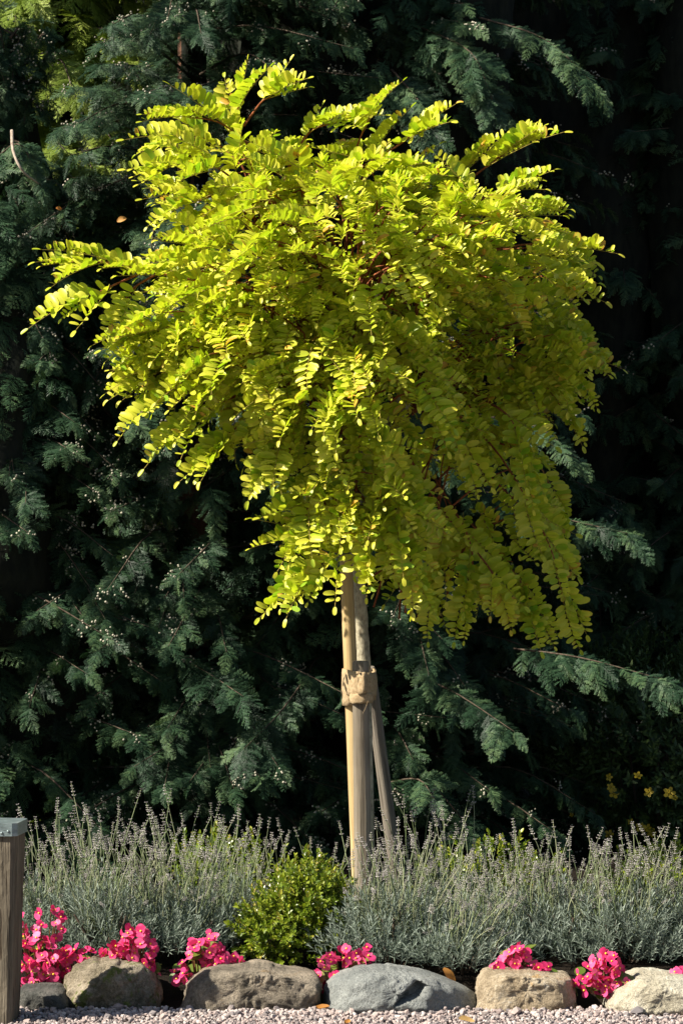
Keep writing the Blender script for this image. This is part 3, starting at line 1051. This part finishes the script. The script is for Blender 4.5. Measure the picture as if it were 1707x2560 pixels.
rock('boulder', 'pale cream boulder cut off by the right edge', [(1516, 2552), (1520, 2525), (1524, 2505), (1542, 2484), (1572, 2460), (1602, 2447), (1650, 2447), (1707, 2452), (1790, 2462), (1840, 2490), (1850, 2550)], 8.04, .16, RK_PAL, 6, e=.55, rough=.012)

# ------------------------------------------------------------------ timber post
POSTW = wood_mat('weathered_oak', (.05, .042, .030), (.115, .095, .068), (.19, .16, .118), (85, 85, 3.0), .7)
CAPM, N_, L_, b_ = mat('weathered_lead', 0.42, 0.5)
nn = noise(N_, L_, 22, 6, mapped(N_, L_, (1, 1, 2)), .65)
rr_ = ramp(N_, [(0.3, (.10, .13, .13)), (0.55, (.20, .25, .25)), (0.72, (.36, .39, .37))])
L_.new(nn, rr_.inputs[0]); L_.new(rr_.outputs[0], b_.inputs['Base Color'])
b_.inputs['Metallic'].default_value = .35
bump(N_, L_, b_, nn, .3, .004)
pd = 7.915
pb = P(-15, 2545, pd); pb.z = 0
post = thing('timber_post', pb, 'weathered timber post with a grey metal cap at the left edge', 'post')


def post_block(name, w0, w1, dep, z0, z1, m, x0, x1, seed, chop=0.0):
    """squared timber with worn arrises; x0,x1: centre at bottom and top"""
    rg = random.Random(seed)
    rows = 26
    ring = []
    for sx, sy in ((-1, -1), (1, -1), (1, 1), (-1, 1)):
        ring.append((sx, sy))
    V, F, K = [], [], 32
    for j in range(rows + 1):
        u = j / rows
        w, x = w0 + (w1 - w0) * u, x0 + (x1 - x0) * u
        for i in range(K):
            a = 2 * math.pi * (i + .5) / K
            c, s = math.cos(a), math.sin(a)
            q = 1 / max(abs(c), abs(s))
            q = min(q, 1.39)
            wob = 1 + chop * (math.sin(u * 13 + i * .9) * .4 + math.sin(u * 31 + i * 2.1) * .35 + rg.uniform(-.5, .5))
            V.append((x + c * q * w * .5 * wob, s * q * dep * .5 * wob, z0 + (z1 - z0) * u))
    for j in range(rows):
        for i in range(K):
            F.append((j * K + i, j * K + (i + 1) % K, (j + 1) * K + (i + 1) % K, (j + 1) * K + i))
    F += [tuple(range(K - 1, -1, -1)), tuple(rows * K + i for i in range(K))]
    me = mesh_from(name, V, F, m, smooth=False)
    return me


zt = P(0, 2084, pd).z
zc = P(0, 2051, pd).z
M_rot = Matrix.Translation(pb) @ Matrix.Rotation(R(-7), 4, 'Z')
link('shaft', post_block('shaft', .125, .132, .125, -.06, zt, POSTW, -.002, .010, 1, .022), post, M_rot)
link('cap', post_block('cap', .142, .140, .142, zt + .001, zc, CAPM, .010, .011, 2, .004), post, M_rot)

for nx, nz in ((-.040, .012), (.058, .015), (.040, .010)):
    nb_ = MB()
    nb_.add(IV1 * np.array([.0042, .002, .0042]), IF1, 0, .5)
    link('nail', nb_.mesh('nail', CAPM), post, M_rot @ Matrix.Translation(Vector((nx, -.0725, zt + nz))))
# ------------------------------------------------------------------ gravel
GRV, N_, L_, b_ = mat('gravel_stone', 0.9, 0.2)
oi = N_.new('ShaderNodeObjectInfo')
at = N_.new('ShaderNodeAttribute'); at.attribute_name = 'tone'
nn = noise(N_, L_, 220, 4, mapped(N_, L_), .7)
rr_ = ramp(N_, [(0.0, (.13, .12, .125)), (.25, (.24, .205, .195)), (.5, (.34, .265, .24)), (.75, (.42, .36, .335)), (1.0, (.56, .52, .49))])
L_.new(add_math(N_, L_, add_math(N_, L_, oi.outputs['Random'], .8, 'MULTIPLY'), add_math(N_, L_, add_math(N_, L_, nn, -.4), .5, 'MULTIPLY')), rr_.inputs[0])
L_.new(rr_.outputs[0], b_.inputs['Base Color'])


def pebble(seed):
    r_ = np.random.RandomState(seed)
    V = IV1 * r_.uniform(.78, 1.22, (len(IV1), 1)) * np.array([1, r_.uniform(.6, .9), r_.uniform(.45, .7)])
    for _ in range(4):
        n = r_.normal(size=3); n /= np.linalg.norm(n)
        s = V @ n - r_.uniform(.35, .6)
        V = V - np.outer(np.maximum(s, 0), n)
    return mesh_from('pebble', V, IF1, GRV, smooth=False, tone=[.5] * len(V))


PEB = [pebble(s) for s in range(10)]
r_ = np.random.RandomState(9)
pts, scs = [], []
for n, x0, x1, y0, y1, s0, zz in ((21000, -1.5, 1.5, -1.42, -.93, .0066, .012), (1500, -1.5, 1.5, -1.04, -.92, .010, .016), (11000, -3.0, 3.0, -2.6, -1.3, .0095, .008)):
    x, y = r_.uniform(x0, x1, n), r_.uniform(y0, y1, n)
    s = s0 * np.exp(r_.normal(0, .32, n))
    pts += list(zip(x, y, r_.uniform(-.022, zz - .022, n)))
    scs += [(a, a, a) for a in s]
scatter('gravel', PEB, pts, r_.uniform(-math.pi, math.pi, (len(pts), 3)) * np.array([.25, .25, 1]), scs, r_.randint(0, 10, len(pts)))
lab_st = {0: 'pinkish stone lying on the gravel against the long boulder', 1: 'larger grey stone on the gravel before the tan boulder', 2: 'grey stone leaning on the pale boulder', 3: 'flattish grey stone by the tan boulder corner'}
for k, (px, py, s, v) in enumerate(((596, 2507, .011, 1), (1290, 2517, .024, 3), (1592, 2527, .024, 5), (1248, 2518, .018, 7))):
    me = PEB[v].copy()
    o = link('loose_stone', me, None, Matrix.Translation(P(px, py, 7.98)) @ Matrix.Rotation(k * 1.3, 4, 'Z') @ Matrix.Scale(s, 4))
    o.location.z = s * .42 - .012
    tag(o, lab_st[k], 'stone', 'stones lying loose on the gravel')

# ------------------------------------------------------------------ lavender
LAV = leaf_mat('lavender_leaf', [(0, (.10, .13, .10)), (.5, (.22, .265, .215)), (1, (.37, .42, .36))], (1, 1.1, .8), .15, .7, .2, .3)
LSTEM = leaf_mat('lavender_stem', [(0, (.11, .15, .055)), (.5, (.18, .225, .11)), (1, (.27, .28, .17))], (1, 1, .8), .0, .7, .2, .8)
LSPK = leaf_mat('lavender_spike', [(0, (.14, .125, .125)), (.5, (.29, .265, .255)), (1, (.46, .43, .41))], (1, 1, 1), .1, .85, .1, .5)


def lav_stem(seed):
    """unit tall stem (height 1 = .42 m): square thin stem, whorled spike with a gap below"""
    rg = random.Random(seed)
    H = .42
    mb = MB()
    bend = rg.uniform(-.05, .05)
    f = lambda t: Vector((bend * t * t, 0.02 * math.sin(3 * t) * rg.choice((1, 1)), H * t))
    mb.tube([f(i / 6) for i in range(7)], [.00125, .0012, .0012, .0011, .0011, .001, .0008], 3, 1, rg.random(), False)
    t0 = rg.uniform(.89, .93)
    whorls = [t0 - rg.uniform(.04, .09)] if rg.random() < .5 else []
    k = rg.randint(4, 6)
    whorls += [t0 + (1.0 - t0) * (i + rg.uniform(-.25, .25)) / (k - 1) for i in range(k)]
    for wi, t in enumerate(whorls):
        c = f(t)
        sz = .0043 * (1 - .35 * (wi / len(whorls))) * rg.uniform(.85, 1.15)
        for j in range(5):
            if rg.random() < .22:
                continue
            a = 2 * math.pi * (j + .5 * (wi % 2)) / 5 + rg.uniform(-.3, .3)
            dr = Vector((math.cos(a), math.sin(a), 1.15)).normalized()
            q = c + Vector((math.cos(a), math.sin(a), 0)) * .0012
            s1 = dr.orthogonal().normalized() * sz * .46
            s2 = dr.cross(s1).normalized() * sz * .40
            tip = q + dr * sz * 1.9
            m_ = q + dr * sz * .9
            tn = rg.uniform(.1, .9)
            mb.add([q, m_ + s1, m_ + s2, m_ - s1, m_ - s2, tip], [(0, 2, 1), (0, 3, 2), (0, 4, 3), (0, 1, 4), (1, 2, 5), (2, 3, 5), (3, 4, 5), (4, 1, 5)], 0, tn)
    return mb.mesh('flower_stem', [LSPK, LSTEM])


STEMS = [lav_stem(i) for i in range(14)]


def lav_shoot(seed):
    rg = random.Random(seed)
    mb = MB()
    L = rg.uniform(.06, .09)
    mb.tube([(0, 0, 0), (0, 0, L)], [.0012, .0008], 3, 0, .3, False)
    n = 15
    for i in range(n):
        t = .12 + .88 * i / n
        a = i * 2.4 + rg.uniform(-.3, .3)
        el = R(25 + 45 * t + rg.uniform(-12, 12))
        d = Vector((math.cos(a) * math.cos(el), math.sin(a) * math.cos(el), math.sin(el)))
        s = d.cross(Vector((0, 0, 1))).normalized() * rg.uniform(.0011, .0018)
        ln = rg.uniform(.020, .036) * (1 - .3 * t)
        p = Vector((0, 0, L * t))
        m_ = p + d * ln * .5 + Vector((0, 0, .002))
        tn = min(1, max(0, rg.gauss(.25 + .4 * t, .22)))
        mb.add([p - s * .4, p + s * .4, m_ + s, p + d * ln, m_ - s], [(0, 1, 2, 3, 4)], 0, tn)
    return mb.mesh('shoot', LAV, False)


SHOOTS = [lav_shoot(60 + i) for i in range(8)]


def lavender(px, d, w, zf, zt, n_st, n_sh, label, seed, lean=(0, 0), tall=.25):
    """px: centre column, w: half width, zf: height of the leafy mound, zt: height of most spikes"""
    rg = random.Random(seed)
    b = P(px, 1280, d); b.z = .04
    root = thing('lavender_plant', b, label, 'lavender', 'lavender row behind the stones')
    mb = MB()
    for k in range(14):
        a, r = rg.uniform(0, 6.28), rg.uniform(.2, .8) * w
        mb.tube([(0.02 * math.cos(a), 0.02 * math.sin(a), -.02), (r * .6 * math.cos(a), r * .6 * math.sin(a), zf * .3), (r * math.cos(a), r * math.sin(a), zf * .62)], [.006, .005, .003], 5)
    link('woody_stems', mb.mesh('woody_stems', TWIG), root).location = (0, 0, 0)
    sh = []
    for k in range(n_sh):
        v = Vector((rg.gauss(0, 1), rg.gauss(0, 1), abs(rg.gauss(0, .9)))).normalized()
        r = rg.uniform(.55, 1.0) if rg.random() < .8 else rg.uniform(.25, .6)
        p = b + Vector((v.x * w * r * 1.05, v.y * w * 1.0 * r, .02 + v.z * (zf - .07) * r))
        d_ = Vector((v.x * .9 + rg.gauss(0, .25), v.y * .9 + rg.gauss(0, .25), .9 + v.z * .5))
        M = Matrix.Translation(p) @ d_.to_track_quat('Z', 'Y').to_matrix().to_4x4() @ Matrix.Rotation(rg.uniform(0, 6), 4, 'Z') @ Matrix.Scale(rg.uniform(.75, 1.2), 4)
        sh.append((rg.randrange(8), M))
    scatter_M('foliage', SHOOTS, sh, root)
    st = []
    for k in range(n_st):
        a, r = rg.uniform(0, 6.28), w * math.sqrt(rg.random())
        x, y = r * math.cos(a), r * math.sin(a) * .8
        p = b + Vector((x * .55, y * .55, zf * .35))
        h = (zt - zf * .35) * rg.uniform(.36, 1.05) * (1.16 if rg.random() < tall else 1)
        d_ = Vector((x * 1.25 / w * .28 + lean[0] + rg.gauss(0, .15), y / w * .3 + lean[1] + rg.gauss(0, .10), 1))
        M = Matrix.Translation(p) @ d_.to_track_quat('Z', 'Y').to_matrix().to_4x4() @ Matrix.Rotation(rg.uniform(0, 6), 4, 'Z') @ Matrix.Diagonal((1.1, 1.1, h / .42, 1))
        st.append((rg.randrange(14), M))
    st.sort(key=lambda s: s[1].translation.y)
    for vi, M in st:
        link('flower_stem', STEMS[vi], root, M)
    return root


LV = [(95, 8.85, .19, .22, .40, 60, 420, 'silvery lavender plant behind the timber post and pink flowers', (-.10, 0), .35),
      (275, 8.75, .20, .24, .41, 75, 460, 'dense grey lavender plant above the mossy boulder', (.02, 0), .25),
      (215, 9.25, .20, .22, .45, 40, 240, 'tall lavender plant at the back left with the highest spikes', (-.03, 0), .4),
      (440, 8.8, .20, .20, .42, 85, 400, 'straw-tinged lavender plant above the left end of the long boulder', (.0, 0), .3),
      (480, 9.3, .22, .22, .45, 45, 240, 'tall lavender plant at the back between boulder and green bush', (.03, 0), .4),
      (590, 8.95, .18, .22, .40, 55, 300, 'lavender plant standing behind the left side of the green bush', (.04, 0), .25),
      (770, 9.15, .16, .18, .40, 28, 200, 'sparse lavender plant left of the stakes behind the green bush', (.0, 0), .3),
      (985, 8.62, .21, .26, .42, 95, 520, 'full lavender plant in front of the stakes above the blue-grey boulder', (.03, 0), .15),
      (1080, 9.05, .22, .26, .46, 75, 320, 'lavender plant behind the leaning stake foot with crowded spikes', (.04, 0), .2),
      (1150, 8.50, .15, .15, .30, 45, 240, 'low lavender plant spilling over the right end of the blue-grey boulder', (.18, -.1), .2),
      (1245, 8.75, .21, .21, .36, 85, 400, 'lavender plant with slanting stems above the tan boulder', (.14, 0), .2),
      (1400, 8.72, .21, .24, .42, 85, 400, 'lavender plant behind the tan boulder and the pink flowers right of it', (.06, 0), .2),
      (1560, 8.64, .20, .24, .41, 80, 420, 'grey lavender plant behind the gap between tan and pale boulders', (.05, 0), .2),
      (1700, 8.70, .21, .26, .44, 80, 420, 'lavender plant at the right edge behind the pale boulder', (.05, 0), .2)]
for k, (px, d, w, zf, zt, ns, nsh, lab, lean, tall) in enumerate(LV):
    lavender(px, d - .12, w, zf, zt * .91, int(ns * 1.4), int(nsh * .8), lab, 300 + k, lean, tall)

# ------------------------------------------------------------------ box bushes
BOX = leaf_mat('box_leaf', [(0, (.05, .095, .010)), (.45, (.14, .20, .018)), (.8, (.28, .32, .03)), (1, (.40, .32, .07))], (1, 1.15, .5), .25, .32, .5, .35)


def box_twig(seed):
    """short shoot with paired oval leaves"""
    rg = random.Random(seed)
    mb = MB()
    L = rg.uniform(.035, .06)
    mb.tube([(0, 0, 0), (0, 0, L)], [.001, .0007], 3, 0, .8, False)
    for i in range(6):
        for sg in (0, math.pi):
            t = (i + .5) / 6
            a = sg + i * 1.57 + rg.uniform(-.3, .3)
            el = R(20 + 45 * t + rg.uniform(-15, 15))
            d = Vector((math.cos(a) * math.cos(el), math.sin(a) * math.cos(el), math.sin(el)))
            s = d.cross(Vector((0, 0, 1))).normalized()
            u = s.cross(d)
            ln = rg.uniform(.011, .019); w = ln * .26
            p = Vector((0, 0, L * t))
            tn = min(1, max(0, rg.gauss(.40 + .2 * t, .17)))
            mb.add([p, p + d * ln * .35 + s * w + u * w * .3, p + d * ln * .75 + s * w * .8 + u * w * .25, p + d * ln, p + d * ln * .75 - s * w * .8 + u * w * .25, p + d * ln * .35 - s * w + u * w * .3, p + d * ln * .5],
                   [(0, 6, 1), (1, 6, 2), (2, 6, 3), (3, 6, 4), (4, 6, 5), (5, 6, 0)], 0, tn)
    return mb.mesh('leafy_shoot', BOX, False)


BTW = [box_twig(i) for i in range(8)]


def bush(px, d, lob, n, label, seed, nvis=160):
    rg = random.Random(seed)
    b = P(px, 1280, d); b.z = .04
    root = thing('box_bush', b, label, 'bush', 'small-leaved green bushes')
    mb = MB()
    for (cx, cy, cz), r in lob:
        for k in range(4):
            mb.tube([(rg.gauss(0, .02), rg.gauss(0, .02), -.02), (cx * .5 + rg.gauss(0, .02), cy * .5, cz * .5), (cx + rg.gauss(0, .04), cy + rg.gauss(0, .04), cz + r * .5)], [.005, .004, .002], 5)
    link('stems', mb.mesh('stems', TWIG), root).location = (0, 0, 0)
    pl = []
    tot = sum(r * r for _, r in lob)
    for (cx, cy, cz), r in lob:
        for k in range(int(n * r * r / tot)):
            v = Vector((rg.gauss(0, 1), rg.gauss(0, 1) - .25, rg.gauss(0, 1))).normalized()
            q = rg.uniform(.7, 1.05) if rg.random() < .75 else rg.uniform(.3, .7)
            q *= 1 + .22 * math.sin(5 * v.x + 4 * v.z + cx * 40) * math.sin(4 * v.x - 3 * v.y + 1)
            p = b + Vector((cx, cy, cz)) + v * r * q
            if p.z < .05:
                continue
            d_ = v + Vector((rg.gauss(0, .35), rg.gauss(0, .35), .55))
            pl.append((rg.randrange(8), Matrix.Translation(p) @ d_.to_track_quat('Z', 'Y').to_matrix().to_4x4() @ Matrix.Rotation(rg.uniform(0, 6), 4, 'Z') @ Matrix.Scale(rg.uniform(.8, 1.25), 4)))
    pl.sort(key=lambda s: s[1].translation.y)
    for vi, M in pl[:nvis]:
        link('leafy_shoot', BTW[vi], root, M)
    scatter_M('foliage', BTW, pl[nvis:], root)


bush(745, 8.62, [((-.01, 0, .10), .13), ((.06, .0, .155), .105), ((-.08, -.02, .10), .085), ((.08, .03, .10), .10), ((.03, .05, .19), .085)], 1150, 'rounded green bush in the middle of the bed, above the long boulder', 501)
bush(1230, 9.45, [((0, 0, .12), .13), ((.12, 0, .11), .10), ((-.14, 0, .10), .10)], 330, 'yellow-green bush half hidden behind lavender, right of the stakes', 502, 40)
bush(530, 9.55, [((0, 0, .13), .13), ((.14, 0, .12), .11)], 300, 'green bush half hidden behind the lavender left of the stakes', 503, 40)
bush(1660, 9.05, [((0, 0, .15), .13), ((-.12, 0, .12), .10)], 450, 'bright green bush showing through the lavender at far right', 504, 40)

# ------------------------------------------------------------------ begonias
PET = leaf_mat('begonia_petal', [(0, (.46, .012, .085)), (.5, (.70, .04, .18)), (1, (.82, .16, .33))], (1.1, .8, .9), .3, .5, .3, .5)
YEL = mat('flower_centre', .6)[0]
YEL.node_tree.nodes['Principled BSDF'].inputs['Base Color'].default_value = (.75, .46, .04, 1)
BLF = leaf_mat('begonia_leaf', [(0, (.05, .085, .015)), (.5, (.11, .17, .025)), (1, (.20, .20, .05))], (1, 1.1, .5), .3, .3, .5, .5)
BSTEM = mat('begonia_stem', .5)[0]
BSTEM.node_tree.nodes['Principled BSDF'].inputs['Base Color'].default_value = (.22, .12, .05, 1)


def beg_flower(seed):
    """two broad and two narrow petals round a yellow boss, facing +Z"""
    rg = random.Random(seed)
    mb = MB()
    for k in range(4):
        a = k * math.pi / 2 + rg.uniform(-.15, .15)
        broad = k % 2 == 0
        ln, w = (rg.uniform(.016, .022), rg.uniform(.0105, .0135)) if broad else (rg.uniform(.011, .015), rg.uniform(.004, .0065))
        lift = rg.uniform(.15, .95)
        x = Vector((math.cos(a), math.sin(a), lift)).normalized()
        s = Vector((-math.sin(a), math.cos(a), 0))
        u = x.cross(s)
        tn = rg.uniform(.25, .8)
        V = []
        for t, q in ((.08, .25), (.3, .75), (.6, 1.0), (.85, .78), (1.0, .3)):
            c = x * ln * t + u * (-.25 * ln * t * t * rg.uniform(.4, 1.3))
            V += [c - s * w * q + u * .15 * w * q, c, c + s * w * q + u * .15 * w * q]
        F = []
        for i in range(4):
            o = i * 3
            F += [(o, o + 1, o + 4, o + 3), (o + 1, o + 2, o + 5, o + 4)]
        mb.add(V, F, 0, [tn + .12 * (i // 3) / 4 for i in range(15)])
    mb.add(IV1 * np.array([.0034, .0034, .003]) + np.array([0, 0, .0035]), IF1, 1, .5)
    return mb.mesh('flower', [PET, YEL])


FLW = [beg_flower(i) for i in range(8)]


def beg_leaf(seed):
    rg = random.Random(seed)
    mb = MB()
    ln = rg.uniform(.04, .052)
    V, F = [Vector((0, 0, 0))], []
    n = 12
    for i in range(n):
        a = -math.pi + 2 * math.pi * (i + .5) / n
        r = ln * .5 * (1 + .06 * math.sin(3 * a + seed))
        V.append(Vector((ln * .45 + r * math.cos(a), r * .86 * math.sin(a), .006 * math.cos(2 * a) + .010 * abs(math.sin(a)) - .01 * max(0, math.cos(a)))))
    for i in range(n):
        F.append((0, 1 + i, 1 + (i + 1) % n))
    V[0] = Vector((ln * .4, 0, .001))
    mb.add(V, F, 0, rg.uniform(.2, .9))
    mb.tube([(0, 0, 0), (-.02, 0, -.012)], .0015, 4, 0, .8, False)
    return mb.mesh('leaf', BLF)


BLV = [beg_leaf(i) for i in range(5)]


def begonia(boxes, d, label, seed, nl=14, base_px=None):
    """boxes: (x0, y0, x1, y1, number of flowers) areas of the photo the blooms fill, built as a rounded clump"""
    rg = random.Random(seed)
    cx = base_px or sum((b[0] + b[2]) / 2 for b in boxes) / len(boxes)
    base = P(cx, 1280, d); base.z = .02
    root = thing('begonia_plant', base, label, 'begonia', 'pink begonias along the bed edge')
    stems = MB()
    fl = []
    for x0, y0, x1, y1, n in boxes:
        for k in range(n):
            for _ in range(30):
                u, v = rg.uniform(-1, 1), rg.uniform(-1, 1)
                if u * u + v * v * (1 if v < 0 else .5) > 1.02:
                    continue
                dep = -.075 * math.sqrt(max(0, 1 - .8 * u * u - .5 * v * v)) * rg.uniform(.5, 1.15)
                p = P((x0 + x1) / 2 + u * (x1 - x0) / 2, (y0 + y1) / 2 + v * (y1 - y0) / 2, d) + Vector((0, dep, 0))
                if all((p - q).length > .014 for q in fl):
                    break
            fl.append(p)
            nrm = Vector((u * .6 + rg.gauss(0, .6) - .2, -.75 + rg.gauss(0, .4), .25 - v * .3 + rg.gauss(0, .5)))
            M = Matrix.Translation(p) @ nrm.to_track_quat('Z', 'Y').to_matrix().to_4x4() @ Matrix.Rotation(rg.uniform(0, 6), 4, 'Z') @ Matrix.Scale(rg.uniform(.78, 1.15), 4)
            link('flower', FLW[rg.randrange(8)], root, M)
            b0 = base + Vector(((p.x - base.x) * .5, rg.gauss(0, .02), 0))
            stems.tube([x - base for x in bez([b0, (b0 + p) / 2 + Vector((0, 0, .02)), p - nrm.normalized() * .004], 4)], [.003, .0028, .0022, .0018, .001], 4, cap=False)
    link('stems', stems.mesh('stems', BSTEM), root).location = (0, 0, 0)
    for k in range(nl):
        x0, y0, x1, y1, n = rg.choice(boxes)
        q = P(rg.uniform(x0, x1), y0 + (y1 - y0) * rg.uniform(.35, 1.25), d) + Vector((0, rg.uniform(-.05, .04), 0))
        q.z = max(q.z, .03)
        dr = Vector((rg.gauss(0, .7), -.8, rg.gauss(-.1, .4)))
        link('leaf', BLV[rg.randrange(5)], root, frame(dr, Vector((-.2, -.5, 1)), q, rg.uniform(.8, 1.15)))


begonia([(92, 2258, 164, 2345, 12), (40, 2258, 70, 2345, 7)], 8.42, 'tall pink begonia rising against the lavender by the post', 701, 8, 100)
begonia([(42, 2335, 178, 2478, 62)], 8.28, 'pink begonia behind the flat dark stone', 702, 18)
begonia([(150, 2360, 290, 2455, 38)], 8.30, 'pink begonia between the flat stone and the mossy boulder', 703, 12)
begonia([(268, 2345, 330, 2400, 12), (290, 2318, 396, 2420, 32), (350, 2400, 394, 2455, 10)], 8.28, 'pink begonia behind the right half of the mossy boulder', 704, 10)
begonia([(498, 2330, 552, 2380, 12), (505, 2375, 608, 2432, 28), (435, 2400, 480, 2445, 8), (472, 2352, 500, 2400, 5)], 8.30, 'pink begonia over the left end of the long boulder', 705, 14)
begonia([(786, 2375, 850, 2470, 14), (850, 2355, 932, 2430, 15)], 8.28, 'shaded crimson begonia in the gap right of the long boulder', 706, 10)
begonia([(1255, 2350, 1325, 2420, 20), (1214, 2400, 1290, 2450, 16), (1310, 2392, 1375, 2445, 16)], 8.24, 'pink begonia behind the tan boulder', 707, 12)
begonia([(1470, 2378, 1555, 2440, 22), (1436, 2405, 1500, 2470, 12), (1480, 2430, 1520, 2478, 6), (1525, 2420, 1578, 2478, 8)], 8.16, 'pink begonia with pale green leaves in the gap between tan and pale boulders', 708, 16)
begonia([(1668, 2408, 1730, 2455, 10)], 8.24, 'small pink begonia above the pale boulder at the right edge', 709, 6)

# ------------------------------------------------------------------ yellow-flowered shrub, fallen leaves
YFL, N_, L_, b_ = mat('shade_dimmed_yellow_petal', .5)
b_.inputs['Base Color'].default_value = (.40, .28, .015, 1)  # yellow darkened to stand for the deep shade round the shrub
DKL = leaf_mat('shrub_leaf', [(0, (.02, .04, .012)), (.5, (.04, .075, .02)), (1, (.07, .11, .03))], (1, 1.1, .6), .2, .5, .3, .4)


def five_petal(seed):
    rg = random.Random(seed)
    mb = MB()
    for k in range(5):
        a = k * 1.2566
        x = Vector((math.cos(a), math.sin(a), .25)); s = Vector((-math.sin(a), math.cos(a), 0))
        mb.add([x * .003, x * .010 + s * .007, x * .019 + s * .005, x * .021, x * .019 - s * .005, x * .010 - s * .007], [(0, 1, 2, 3, 4, 5)], 0, .5)
    mb.add(IV1 * .004 + np.array([0, 0, .003]), IF1, 0, .5)
    return mb.mesh('flower', YFL, False)


def shrub_leaf_cluster(seed):
    rg = random.Random(seed)
    mb = MB()
    mb.tube([(0, 0, 0), (0, 0, .09)], [.0018, .001], 3, 0, .2, False)
    for i in range(14):
        a, t = i * 2.4, i / 14
        el = R(rg.uniform(5, 60))
        d = Vector((math.cos(a) * math.cos(el), math.sin(a) * math.cos(el), math.sin(el)))
        s = d.cross(Vector((0, 0, 1))).normalized() * .006
        ln = rg.uniform(.025, .04); p = Vector((0, 0, .09 * t))
        mb.add([p, p + d * ln * .4 + s, p + d * ln, p + d * ln * .4 - s], [(0, 1, 2, 3)], 0, rg.random())
    return mb.mesh('leafy_twig', DKL, False)


SLC = [shrub_leaf_cluster(i) for i in range(5)]
rg = random.Random(88)
sb = P(1610, 1280, 11.5); sb.z = .04
shr = thing('flowering_shrub', sb, 'dark shaded shrub dotted with small yellow flowers, lower right', 'shrub')
mb = MB()
for k in range(16):
    a = rg.uniform(0, 6.28)
    mb.tube([(0.03 * math.cos(a), .03 * math.sin(a), -.02), (.15 * math.cos(a), .15 * math.sin(a), .4), (.32 * math.cos(a), .3 * math.sin(a), rg.uniform(.5, .8))], [.006, .004, .002], 5)
link('stems', mb.mesh('stems', TWIG), shr).location = (0, 0, 0)
pl = []
for k in range(1100):
    v = Vector((rg.gauss(0, 1), rg.gauss(0, 1), rg.gauss(0, 1))).normalized()
    p = sb + Vector((v.x * .45, v.y * .38, .42 + v.z * .42)) * 1 if False else sb + Vector((v.x * .45 * rg.uniform(.5, 1), v.y * .38 * rg.uniform(.5, 1), .42 + v.z * .40 * rg.uniform(.5, 1)))
    d_ = v + Vector((0, 0, .7))
    pl.append((rg.randrange(5), Matrix.Translation(p) @ d_.to_track_quat('Z', 'Y').to_matrix().to_4x4() @ Matrix.Rotation(rg.uniform(0, 6), 4, 'Z')))
scatter_M('foliage', SLC, pl, shr)
YF = [five_petal(i) for i in range(2)]
for px, py, s in ((1534, 1985, 1.1), (1526, 1968, .8), (1620, 1980, 1.0), (1671, 1982, 1.2), (1591, 1938, .9), (1520, 1943, .8), (1606, 2076, 1.1), (1622, 2078, 1.0), (1580, 2062, .8), (1534, 2100, .9), (1637, 2092, 1.0), (1665, 2160, 1.0), (1668, 2150, .9), (1440, 2052, .5), (1685, 1995, .6)):
    p = P(px, py, 11.15)
    uu, vv = (p.x - sb.x) / .45, (p.z - sb.z - .42) / .4
    p.y = sb.y - .38 * math.sqrt(max(.05, 1 - uu * uu - vv * vv)) - .02
    nrm = Vector((rg.gauss(-.3, .4), -1, rg.gauss(.4, .4)))
    link('flower', YF[0], shr, Matrix.Translation(p) @ nrm.to_track_quat('Z', 'Y').to_matrix().to_4x4() @ Matrix.Scale(s, 4))

DRY = leaf_mat('dry_leaf', [(0, (.34, .14, .03)), (.5, (.48, .24, .06)), (1, (.55, .36, .14))], (1, .8, .5), .25, .6, .2, .8)


def dry_leaf(label, loc, ln, w, x, z, seed):
    rg = random.Random(seed)
    mb = MB()
    V, F = [], []
    for i in range(7):
        t = i / 6
        q = math.sin(math.pi * (.06 + .9 * t)) ** .7
        c = Vector((ln * (t - .5), 0, .14 * ln * math.sin(t * 3 + seed)))
        h = w * .5 * q
        V += [c + Vector((0, -h, h * .55 + rg.uniform(0, .002))), c, c + Vector((0, h, h * .5 + rg.uniform(0, .002)))]
    for i in range(6):
        a = i * 3
        F += [(a, a + 1, a + 4, a + 3), (a + 1, a + 2, a + 5, a + 4)]
    mb.add(V, F, 0, rg.uniform(.2, .9))
    o = link('fallen_leaf', mb.mesh('fallen_leaf', DRY), None, frame(x, z, loc))
    return tag(o, label, 'fallen leaf', 'fallen autumn leaves')


dry_leaf('orange-brown curled leaf behind the right part of the blue-grey boulder', P(1122, 2440, 8.22), .055, .024, (.65, -.1, -.72), (.2, -1, .4), 1)
dry_leaf('orange leaf lying on the gravel below the blue-grey boulder', P(1166, 2551, 7.82), .045, .028, (1, .2, .05), (0, -.5, 1), 2)
dry_leaf('small rusty leaf on the gravel left of the orange one', P(868, 2554, 7.80), .024, .016, (.4, .5, .2), (0, -.6, 1), 3)
dry_leaf('rust-brown leaf wedged between the long and blue-grey boulders', P(805, 2517, 8.05), .04, .02, (1, .1, -.1), (0, -.5, 1), 4)
dry_leaf('withered tan leaf caught in the front lavender', P(1072, 2385, 8.45), .035, .010, (.25, -.2, 1), (.3, -1, 0), 5)

dry_leaf('small orange dead leaf caught in the cypress left of the crown', P(305, 550, 10.25), .035, .022, (1, 0, .3), (0, -1, .3), 6)
dry_leaf('orange dead leaf caught in the cypress foliage at far left', P(148, 522, 10.1), .022, .014, (1, .2, -.2), (0, -1, .3), 7)
